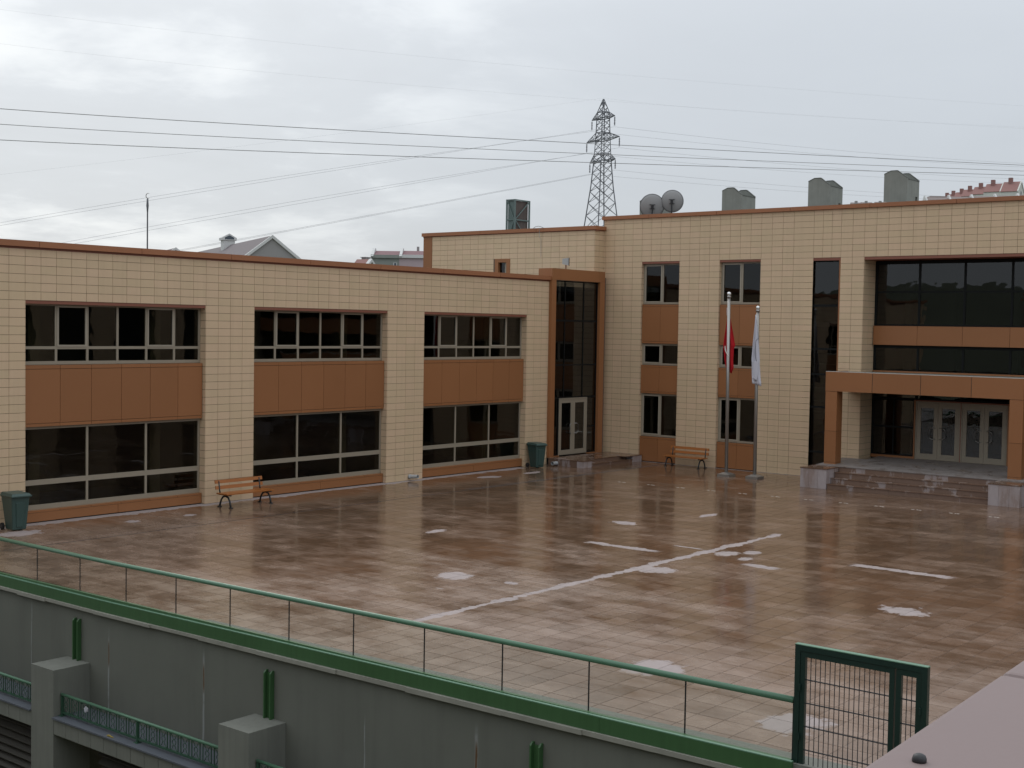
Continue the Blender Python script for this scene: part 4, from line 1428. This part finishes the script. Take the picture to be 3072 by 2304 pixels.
ds0 = None
for (loc, rad, tl, az, lb) in (((1.3, -1.50, 11.60), .56, 14, 200, 'grey satellite dish seen from behind, lower of the two, before the first chimney'),
                               ((1.7, -2.30, 11.83), .51, 10, 188, 'grey satellite dish seen from behind, higher of the two')):
    d_ = thing('satellite_dish', lb, 'satellite dish', loc, 'satellite dishes on the high roof', world=False)
    # local: back of the bowl faces -x, bowl opens to +x
    vs, fs = [], []
    n, rings = 36, 5
    for k in range(rings + 1):
        r = rad * k / rings
        for j in range(n):
            a = 2 * math.pi * j / n
            vs.append((.17 * (k / rings) ** 2, r * math.cos(a), r * math.sin(a)))
    for k in range(rings):
        for j in range(n):
            j2 = (j + 1) % n
            fs.append((k * n + j, k * n + j2, (k + 1) * n + j2, (k + 1) * n + j))
    o = MB().add(vs, fs).build('bowl', M['dish'], d_, True)
    o.modifiers.new('thickness', 'SOLIDIFY').thickness = .012
    MB().tube([(.17, rad * math.cos(2 * math.pi * j / n), rad * math.sin(2 * math.pi * j / n)) for j in range(n + 1)], .010, 6, False).build('rim', M['dark_metal'], d_, True)
    br = MB()
    br.box(-.10, -.055, -.09, -.005, .055, .09).box(-.03, -.13, .075, -.005, .13, .105).box(-.03, -.12, -.115, -.005, .12, -.085)
    br.bar((-.02, -.05, -.08), (-.02, .05, .08), .03)
    br.build('mount_bracket', M['dark_metal'], d_)
    MB().tube([(-.10, 0, .06), (-.10, 0, -1.0)], .035, 10).build('mast', M['dark_metal'], d_)
    MB().tube([(.15, 0, -rad * .95), (.55, 0, -.05)], .012, 6).build('feed_arm', M['dark_metal'], d_)
    MB().tube([(.5, 0, -.04), (.6, 0, .0)], .04, 10).build('feed_horn', M['whitecloth'], d_)
    d_.rotation_euler = (0, R(-tl), R(az - 188 + 26))
wb = MB().box(.05, -13.25, 11.116, .22, -13.12, 11.15)
tag(wb.build('junction_box', M['white_edge']), 'small white box lying on the high coping below the last chimney', 'box')

# ------------------------------------------------------------------ beyond the school
ip = at(442, 746, 100)
ms = thing('flag_mast', 'distant dark mast with a crescent finial and a furled flag behind the low wing', 'mast', (ip.x, ip.y, 0), world=False)
k_ = 100 / FPX
zt = at(442, 596, 100).z
MB().tube([(0, 0, -4), (0, 0, zt)], [.075, .05], 10).build('pole', M['dark_metal'], ms, True)
MB().lathe([(.055, -.95), (.07, -.75), (.095, -.5), (.075, -.25), (.07, .0)], (0, 0, zt - .05), 10).build('furled_flag', M['lattice'], ms, True)
ca = MB()
rv = Vector((RGT.x, RGT.y, 0)).normalized()
for k in range(14):
    pass
pts = [(rv.x * (.05 - .17 * math.cos(R(a))) * 1.0, rv.y * (.05 - .17 * math.cos(R(a))), zt + .20 + .2 * math.sin(R(a))) for a in range(-120, 121, 20)]
ca.tube(pts, [.012 + .022 * math.sin(math.pi * q / 12) for q in range(13)], 6)
ca.build('crescent', M['steel'], ms)

# lattice pylon
pb_ = at(1811, 293, 230)
azf = math.atan2(FWD.y, FWD.x)
rh, fh = Vector((math.sin(azf), -math.cos(azf), 0)), Vector((math.cos(azf), math.sin(azf), 0))
aw = (rh * -3.5 + fh * 5.7).normalized()
bw = Vector((aw.y, -aw.x, 0))
zb = 1.5
H_ = pb_.z - zb
PY = thing('lattice_pylon', 'tall steel lattice power pylon with three pairs of arms behind the roofs', 'pylon', (pb_.x, pb_.y, zb))
base3 = Vector((pb_.x, pb_.y, 0))


def zpx(y):
    return at(1811, y, 230).z


lv = [(zb, 3.6), (zpx(760), 2.85), (zpx(672), 2.12), (zpx(560), 1.42), (zpx(483), 1.10), (zpx(461), 1.03), (zpx(420), .93), (zpx(398), .88), (zpx(355), .80), (zpx(336), .74), (pb_.z - .25, .05)]


def hw(z):
    for (z0, w0), (z1, w1) in zip(lv, lv[1:]):
        if z0 <= z <= z1:
            return w0 + (w1 - w0) * (z - z0) / (z1 - z0)
    return .05


def cor(z, i):
    sa, sb = ((1, 1), (1, -1), (-1, -1), (-1, 1))[i]
    h = hw(z)
    p = base3 + aw * (sa * h) + bw * (sb * h)
    return Vector((p.x, p.y, z))


for i in range(4):
    lg = MB()
    for (z0, w0), (z1, w1) in zip(lv, lv[1:]):
        lg.bar(cor(z0, i), cor(z1, i), .17 if z1 < zpx(470) else .12)
    lg.build('leg', M['lattice'], PY)
br = MB()
z = zb
while z < pb_.z - 1.2:
    st_ = max(1.05, hw(z) * 1.15)
    z2 = min(z + st_, pb_.z - .4)
    for i in range(4):
        j = (i + 1) % 4
        br.bar(cor(z, i), cor(z2, j), .075)
        br.bar(cor(z, j), cor(z2, i), .075)
    z = z2
for zz in (zpx(483), zpx(461), zpx(420), zpx(398), zpx(355), zpx(336)):
    for i in range(4):
        br.bar(cor(zz, i), cor(zz, (i + 1) % 4), .10)
br.build('bracing', M['lattice'], PY)
tips = []
for zl, zu, ln in ((zpx(354.5), zpx(336), 3.45), (zpx(419), zpx(398), 4.95), (zpx(483), zpx(461), 3.85)):
    for sg in (1, -1):
        tip = base3 + aw * (sg * ln)
        tip = Vector((tip.x, tip.y, zl + .05))
        am = MB()
        fa = [cor(zl, 0), cor(zl, 1)] if sg > 0 else [cor(zl, 3), cor(zl, 2)]
        fu = [cor(zu, 0), cor(zu, 1)] if sg > 0 else [cor(zu, 3), cor(zu, 2)]
        for q in range(2):
            am.bar(fa[q], tip, .12)
            am.bar(fu[q], tip, .09)
            for f in (.33, .66):
                am.bar(fa[q].lerp(tip, f), fu[q].lerp(tip, f), .06)
                am.bar(fa[q].lerp(tip, f), fu[q].lerp(tip, max(0, f - .33)), .06)
        for f in (.33, .66):
            am.bar(fa[0].lerp(tip, f), fa[1].lerp(tip, f), .06)
            am.bar(fa[0].lerp(tip, f - .33), fa[1].lerp(tip, f), .06)
        am.build('cross_arm', M['lattice'], PY)
        bt = tip - Vector((0, 0, 1.95))
        isl = MB()
        isl.tube([tip, tip - Vector((0, 0, .3))], .035, 5)
        isl.lathe([(.05 if q % 2 else .15, -.3 - .14 * q) for q in range(11)], tuple(tip), 8)
        isl.build('insulator', M['insulator'], PY)
        tips.append(bt)

# conductors
def wire(p, mid, q, r, label, grp):
    mb = MB()
    p, mid, q = Vector(p), Vector(mid), Vector(q)
    c = mid * 2 - (p + q) * .5
    n = 20
    mb.tube([p * (1 - t) ** 2 + c * 2 * t * (1 - t) + q * t * t for t in [k / n for k in range(n + 1)]], r, 5)
    o = mb.build('power_line', M['wire'])
    tag(o, label, 'power line', grp)


G1_, G2_, G3_ = 'near power lines crossing the whole sky', 'pylon conductors running left', 'pylon conductors running right'
wire(at(-400, 272, 92), at(781, 376, 110), at(3500, 516, 165), .030, 'dark power line crossing the whole sky, highest of the three dark ones', G1_)
wire(at(-400, 318, 92), at(781, 416, 110), at(3500, 529, 165), .026, 'dark power line crossing the whole sky, middle of the three dark ones', G1_)
wire(at(-400, 365, 92), at(644, 448, 108), at(3500, 537, 165), .030, 'dark power line crossing the whole sky, lowest of the three dark ones', G1_)
wire(at(-300, -12, 120), at(1600, 201, 150), at(3400, 340, 190), .004, 'very faint hair-thin line highest across the sky', G1_)
wire(at(-300, 92, 120), at(1500, 278, 150), at(3400, 405, 190), .004, 'very faint hair-thin line passing just below the pylon peak', G1_)
lefts = [((-60, 679, 190), .017, 'upper line of the high pair from pylon to left'), ((-60, 687, 187), .017, 'lower line of the high pair from pylon to left'),
         ((120, 741, 190), .017, 'upper line of the middle pair from pylon to left'), ((120, 750, 187), .017, 'lower line of the middle pair from pylon to left'),
         ((500, 757, 190), .019, 'upper strand of the low double line from pylon to left'), ((500, 760, 187), .019, 'lower strand of the low double line from pylon to left')]
mids = [(1000, 500), (1000, 508), (1000, 583), (1000, 592), (1000, 666), (1000, 669)]
for bt, (e_, r, lb), mi in zip(tips, lefts, mids):
    q = at(*e_)
    f = (1811 - mi[0]) / (1811.0 - e_[0])
    dm = 230 + (e_[2] - 230) * .5
    yl_ = [394, 380, 460, 444, 524, 512]
    pm = at(*(((1790 + e_[0]) / 2), mi[1] + (mi[0] - (1790 + e_[0]) / 2) * .19, dm))
    wire(bt, pm, q, r, lb, G2_)
wire(at(1811, 294, 230), at(900, 416, 210), at(-100, 535, 190), .006, 'hair-thin earth wire from the pylon peak to left', G2_)
rights = [((3500, 512, 330), 'line running right from the far high arm'), ((3500, 503, 330), 'line running right from the near high arm'), ((3500, 556, 330), 'line running right from the far middle arm'),
          ((3500, 545, 330), 'line running right from the near middle arm'), ((3500, 612, 330), 'line running right from the far low arm'), ((3500, 604, 330), 'line running right from the near low arm')]
for bt, (e_, lb) in zip(tips, rights):
    q = at(*e_)
    pm = (bt + q) * .5 - Vector((0, 0, 1.6))
    wire(bt, pm, q, .016, lb, G3_)
wire(at(1811, 294, 230), at(2500, 352, 270), at(3500, 400, 330), .006, 'hair-thin earth wire from the pylon peak to right', G3_)


# houses: local frame along ridge (d) and across (p)
def gable_house(t_, A, d, half, eave, length, z0, wall, roof, edge, over=.25, front_only=False):
    """A: front ridge point; d: unit ridge direction going away; half: half width; eave: drop of eaves below ridge"""
    p = Vector((d.y, -d.x, 0))
    A = Vector(A)

    def pt(a, b, z):
        v = A + d * a + p * b
        return (v.x, v.y, z)
    zr, ze = A.z, A.z - eave
    w_ = MB()
    w_.prism([pt(0, -half, z0), pt(0, half, z0), pt(0, half, ze), pt(0, 0, zr - .12), pt(0, -half, ze)], d * length)
    w_.build('wall', M[wall], t_)
    for sg in (-1, 1):
        r_ = MB()
        r_.hexa([pt(.02, 0, zr - .05), pt(length, 0, zr - .05), pt(length, sg * (half + over), ze - .25), pt(.02, sg * (half + over), ze - .25),
                 pt(.02, 0, zr + .1), pt(length, 0, zr + .1), pt(length, sg * (half + over), ze - .1), pt(.02, sg * (half + over), ze - .1)])
        r_.build('roof', M[roof], t_)
        v_ = MB()
        v_.hexa([pt(-.22, 0, zr - .22), pt(.22, 0, zr - .22), pt(.22, sg * (half + over), ze - .42), pt(-.22, sg * (half + over), ze - .42),
                 pt(-.22, 0, zr + .16), pt(.22, 0, zr + .16), pt(.22, sg * (half + over), ze - .04), pt(-.22, sg * (half + over), ze - .04)])
        v_.build('verge', M[edge], t_)
    return pt


A = at(816.7, 709, 150)
B = at(600, 757, 186)
d = Vector((B.x - A.x, B.y - A.y, 0)).normalized()
hs = thing('gable_house', 'grey gabled house with white verge and white chimney behind the low wing', 'house', (A.x, A.y, -2))
pt_ = gable_house(hs, A, d, 4.6, 3.55, 60, -4, 'h_grey', 'h_roof', 'h_white')
cp = pt_(21.5, -.2, 0)
cz = at(672, 742, 165).z
q = MB()
for (s0, s1, za, zc, mt, nm) in ((1.15, 1.15, cz - 3, cz + 1.15, 'h_white', 'chimney'),):
    pp_ = Vector((d.y, -d.x, 0))

    def cpt(a, b, z):
        v = Vector(cp) + d * a + pp_ * b
        return (v.x, v.y, z)
    q.hexa([cpt(-.75, -.75, za), cpt(.75, -.75, za), cpt(.75, .75, za), cpt(-.75, .75, za), cpt(-.75, -.75, zc), cpt(.75, -.75, zc), cpt(.75, .75, zc), cpt(-.75, .75, zc)])
    chm = q.build('chimney', M['h_white'], hs)
    hd = MB()
    hd.prism([cpt(-.9, -.95, zc), cpt(-.9, .95, zc), cpt(-.9, .95, zc + .3), cpt(-.9, 0, zc + .85), cpt(-.9, -.95, zc + .3)], d * 1.8)
    hd.build('chimney_head', M['h_white'], chm)
    MB().prism([cpt(-.92, -.6, zc + .1), cpt(-.92, .6, zc + .1), cpt(-.92, .6, zc + .32), cpt(-.92, 0, zc + .62), cpt(-.92, -.6, zc + .32)], d * .03).build('chimney_vent', M['h_glass'], chm)
A2 = at(527, 745, 190)
sg_ = thing('gable_house', 'tiny distant white roof peak left of the gabled house', 'house', (A2.x, A2.y, -2))
gable_house(sg_, A2, d, 4.0, 3.0, 9, -4, 'h_grey', 'h_roof', 'h_white')

# flat fronted terrace right of it
def lat(px, py, dep):
    return at(px, py, dep)


TRC = [('terrace_house', 'grey-green terrace house with maroon roof and white firewall, behind the low wing', 1113, 1198, 'h_green', 'h_green'),
       ('terrace_house', 'pink terrace house with maroon roof partly hidden by the rear block', 1198, 1330, 'h_pink', 'h_white')]
for nm, lb, pa, pb2, wl, bd in TRC:
    a, b = at(pa, 765, 200), at(pb2, 765, 200)
    zr, ze, zw = at(pa, 748.5, 200).z, at(pa, 764, 200).z, at(pa, 773.5, 200).z
    t_ = thing(nm, lb, 'house', (a.x, a.y, -2), 'terrace houses with maroon roofs')
    dv = Vector((FWD.x, FWD.y, 0)).normalized()
    bx = lambda mb_, p0, p1, n0, n1, za, zb_: mb_.hexa([tuple(Vector((p.x, p.y, z)) + dv * n) for z in (za, zb_) for p, n in ((p0, n0), (p1, n0), (p1, n1), (p0, n1))])
    bx(MB(), a, b, 0, 9, -4, zw).build('wall', M[wl], t_)
    bx(MB(), a, b, -.35, 9, zw, ze).build('cornice', M[bd], t_)
    r_ = MB()
    r_.hexa([(a.x, a.y, ze), (b.x, b.y, ze)] + [tuple(Vector((p.x, p.y, ze)) + dv * 4.5) for p in (b, a)] +
            [tuple(Vector((p.x, p.y, zr)) + dv * 3.2) for p in (a, b)] + [tuple(Vector((p.x, p.y, zr)) + dv * 4.5) for p in (b, a)])
    r_.build('roof', M['h_maroon'], t_)
    f0, f1 = at(pa, 765, 199.6), at(pa + 7.5, 765, 199.6)
    fw = MB()
    fw.hexa([tuple(Vector((p.x, p.y, z)) + dv * n) for (z, n) in ((ze - .25, -.3),) for p in (f0, f1)] + [tuple(Vector((p.x, p.y, ze - .25)) + dv * 4) for p in (f1, f0)] +
            [tuple(Vector((p.x, p.y, zr + .35)) + dv * 2.6) for p in (f0, f1)] + [tuple(Vector((p.x, p.y, zr + .35)) + dv * 4) for p in (f1, f0)])
    fw.build('firewall', M['h_white'], t_)
    if wl == 'h_green':
        w0, w1 = at(1180, 790, 199.9), at(1191, 790, 199.9)
        wn = bx(MB(), w0, w1, -.05, .1, at(1180, 798, 200).z - .4, at(1180, 788, 200).z).build('window', M['h_white'], t_)
        w0, w1 = at(1182.5, 790, 199.8), at(1188.5, 790, 199.8)
        bx(MB(), w0, w1, -.05, .1, at(1180, 798, 200).z - .4, at(1180, 789, 200).z).build('pane', M['h_glass'], wn)
    else:
        c0, c1 = at(1250.5, 745, 204), at(1257.5, 745, 204)
        bx(MB(), c0, c1, 0, .5, ze, at(1250, 740, 204).z).build('chimney', M['h_grey'], t_)
A3 = at(1100, 778, 170)
rh_ = thing('red_roof_house', 'small red tiled roof with a grey chimney just over the low wing coping', 'house', (A3.x, A3.y, -2))
p3 = gable_house(rh_, at(1112, 780, 172), Vector((-rh.x, -rh.y, 0)) * .94 + fh * .34, 4, 2.6, 2.0, -4, 'h_cream', 'h_red', 'h_white')
c0 = at(1098, 782, 174)
MB().box(c0.x - .45, c0.y - .4, c0.z - 3, c0.x + .45, c0.y + .4, at(1098, 773, 174).z).box(c0.x - .6, c0.y - .5, at(1098, 773, 174).z, c0.x + .6, c0.y + .5, at(1098, 771.5, 174).z).build('chimney', M['h_grey'], rh_)

# long brown roofs with pale fire walls and the white hillside houses on the right
pxs = [2775, 2846, 2914, 2984, 3052, 3120]
for k, (a_, b_) in enumerate(zip(pxs, pxs[1:])):
    dep = 330
    lb = ['brown row house roof first from the last chimney', 'brown row house roof with a raised section, second from the last chimney', 'brown row house roof third from the last chimney', 'brown row house roof fourth from the last chimney',
          'brown row house roof at the right picture edge'][k]
    yt_ = 592 - (a_ - 2775) * .026
    a, b = at(a_, yt_, dep), at(b_, yt_ - 1.8, dep)
    t_ = thing('row_house', lb, 'house', (a.x, a.y, a.z - 12), 'row houses with brown roofs behind the high coping')
    dv = Vector((FWD.x, FWD.y, 0)).normalized()
    L_ = lambda p, n, z: tuple(Vector((p.x, p.y, z)) + dv * n)
    zr = a.z
    MB().hexa([L_(a, -3.5, zr - 3), L_(b, -3.5, zr - 3), L_(b, 3.5, zr - 3), L_(a, 3.5, zr - 3), L_(a, -.2, zr), L_(b, -.2, zr), L_(b, .2, zr), L_(a, .2, zr)]).build('roof', M['h_brown'], t_)
    MB().hexa([L_(a, -3.3, zr - 14), L_(b, -3.3, zr - 14), L_(b, 3.3, zr - 14), L_(a, 3.3, zr - 14), L_(a, -3.3, zr - 3.01), L_(b, -3.3, zr - 3.01), L_(b, 3.3, zr - 3.01), L_(a, 3.3, zr - 3.01)]).build('wall', M['h_cream'], t_)
    f0, f1 = at(a_ - 2.5, yt_, dep), at(a_ + 2.5, yt_, dep)
    MB().hexa([L_(f0, -4.4, zr - 3.2), L_(f1, -4.4, zr - 3.2), L_(f1, 3.7, zr - 3.2), L_(f0, 3.7, zr - 3.2), L_(f0, -.3, zr + .4), L_(f1, -.3, zr + .4), L_(f1, .3, zr + .4), L_(f0, .3, zr + .4)]).build('firewall', M['h_white'], t_)
    if k == 1:
        r0, r1 = at(2790, 588, dep + 6), at(2852, 586, dep + 6)
        MB().hexa([L_(r0, 0, zr - 3), L_(r1, 0, zr - 3), L_(r1, 5, zr - 3), L_(r0, 5, zr - 3), L_(r0, 0, r0.z), L_(r1, 0, r0.z), L_(r1, 5, r0.z), L_(r0, 5, r0.z)]).build('raised_section', M['h_brown'], t_)
for k, px_ in enumerate((2568, 2598, 2640)):
    c = at(px_, 602 - .0 * k, 340)
    a, b = at(px_ - 16, 607.5 - k * .8, 342), at(px_ + 18, 606.7 - k * .8, 342)
    t_ = thing('row_house', ['grey roof with a stubby chimney left of the last chimney, farthest from it', 'grey roof with a stubby chimney left of the last chimney, in the middle', 'grey roof with a stubby chimney touching the last chimney'][k],
               'house', (a.x, a.y, a.z - 10), 'far grey roofs between the roof chimneys')
    MB().hexa([L_(a, -4, a.z - 4), L_(b, -4, a.z - 4), L_(b, 4, a.z - 4), L_(a, 4, a.z - 4), L_(a, -.2, a.z), L_(b, -.2, a.z), L_(b, .2, a.z), L_(a, .2, a.z)]).build('roof', M['h_brown'], t_)
    e0, e1 = at(px_ - 3.5, 602, 341), at(px_ + 3.5, 602, 341)
    MB().hexa([L_(e0, -.5, a.z - 2), L_(e1, -.5, a.z - 2), L_(e1, .3, a.z - 2), L_(e0, .3, a.z - 2), L_(e0, -.5, c.z), L_(e1, -.5, c.z), L_(e1, .3, c.z), L_(e0, .3, c.z)]).build('chimney', M['h_grey'], t_)

hillh = [(3064, 545, 430, 5.6, 4.2, 'white hillside house with red roof, largest and nearest the right picture edge'), (3010, 551, 446, 5.0, 3.6, 'white hillside house with red roof, second from the right edge'),
         (2972, 560, 462, 4.6, 3.4, 'white hillside house with red roof and tall chimney, third from the right edge'), (2938, 568, 480, 4.4, 3.2, 'white hillside house with red roof, fourth from the right edge'),
         (2912, 576, 500, 4.2, 3.0, 'white hillside house with red roof, fifth from the right edge'), (2886, 582, 520, 4.0, 2.8, 'white hillside house with red roof, smallest and leftmost of the row'),
         (2866, 588, 540, 4.0, 2.8, 'far red roof end at the foot of the hillside row')]
for px_, py_, dep, half, eave, lb in hillh:
    A = at(px_, py_, dep)
    t_ = thing('hillside_house', lb, 'house', (A.x, A.y, A.z - 10), 'white hillside houses with red roofs')
    dd_ = (fh * .55 - rh * .83).normalized()
    pt_ = gable_house(t_, A, dd_, half * .8, eave * .8, 5.5, A.z - 12, 'h_cream', 'h_red', 'h_cream')
    c = Vector(pt_(3.2, -.6, A.z))
    MB().box(c.x - .6, c.y - .6, A.z - 2.5, c.x + .6, c.y + .6, A.z + 1.35).build('chimney', M['h_red'], t_)
    wv = MB()
    v = [pt_(-.05, b, z) for b, z in ((-.5, A.z - 4.6), (.5, A.z - 4.6), (.5, A.z - 3.2), (-.5, A.z - 3.2))]
    wv.prism(v, dd_ * .1)
    wv.build('window', M['h_glass'], t_)
    for q in (1.6, 3.9):
        dm = MB()
        dm.prism([pt_(q - .8, half * .35, A.z - 3.0), pt_(q + .8, half * .35, A.z - 3.0), pt_(q + .8, half * .35, A.z - 1.6), pt_(q, half * .35, A.z - .7), pt_(q - .8, half * .35, A.z - 1.6)], Vector((dd_.y, -dd_.x, 0)) * (half * .5))
        dm.build('dormer', M['h_cream'], t_)
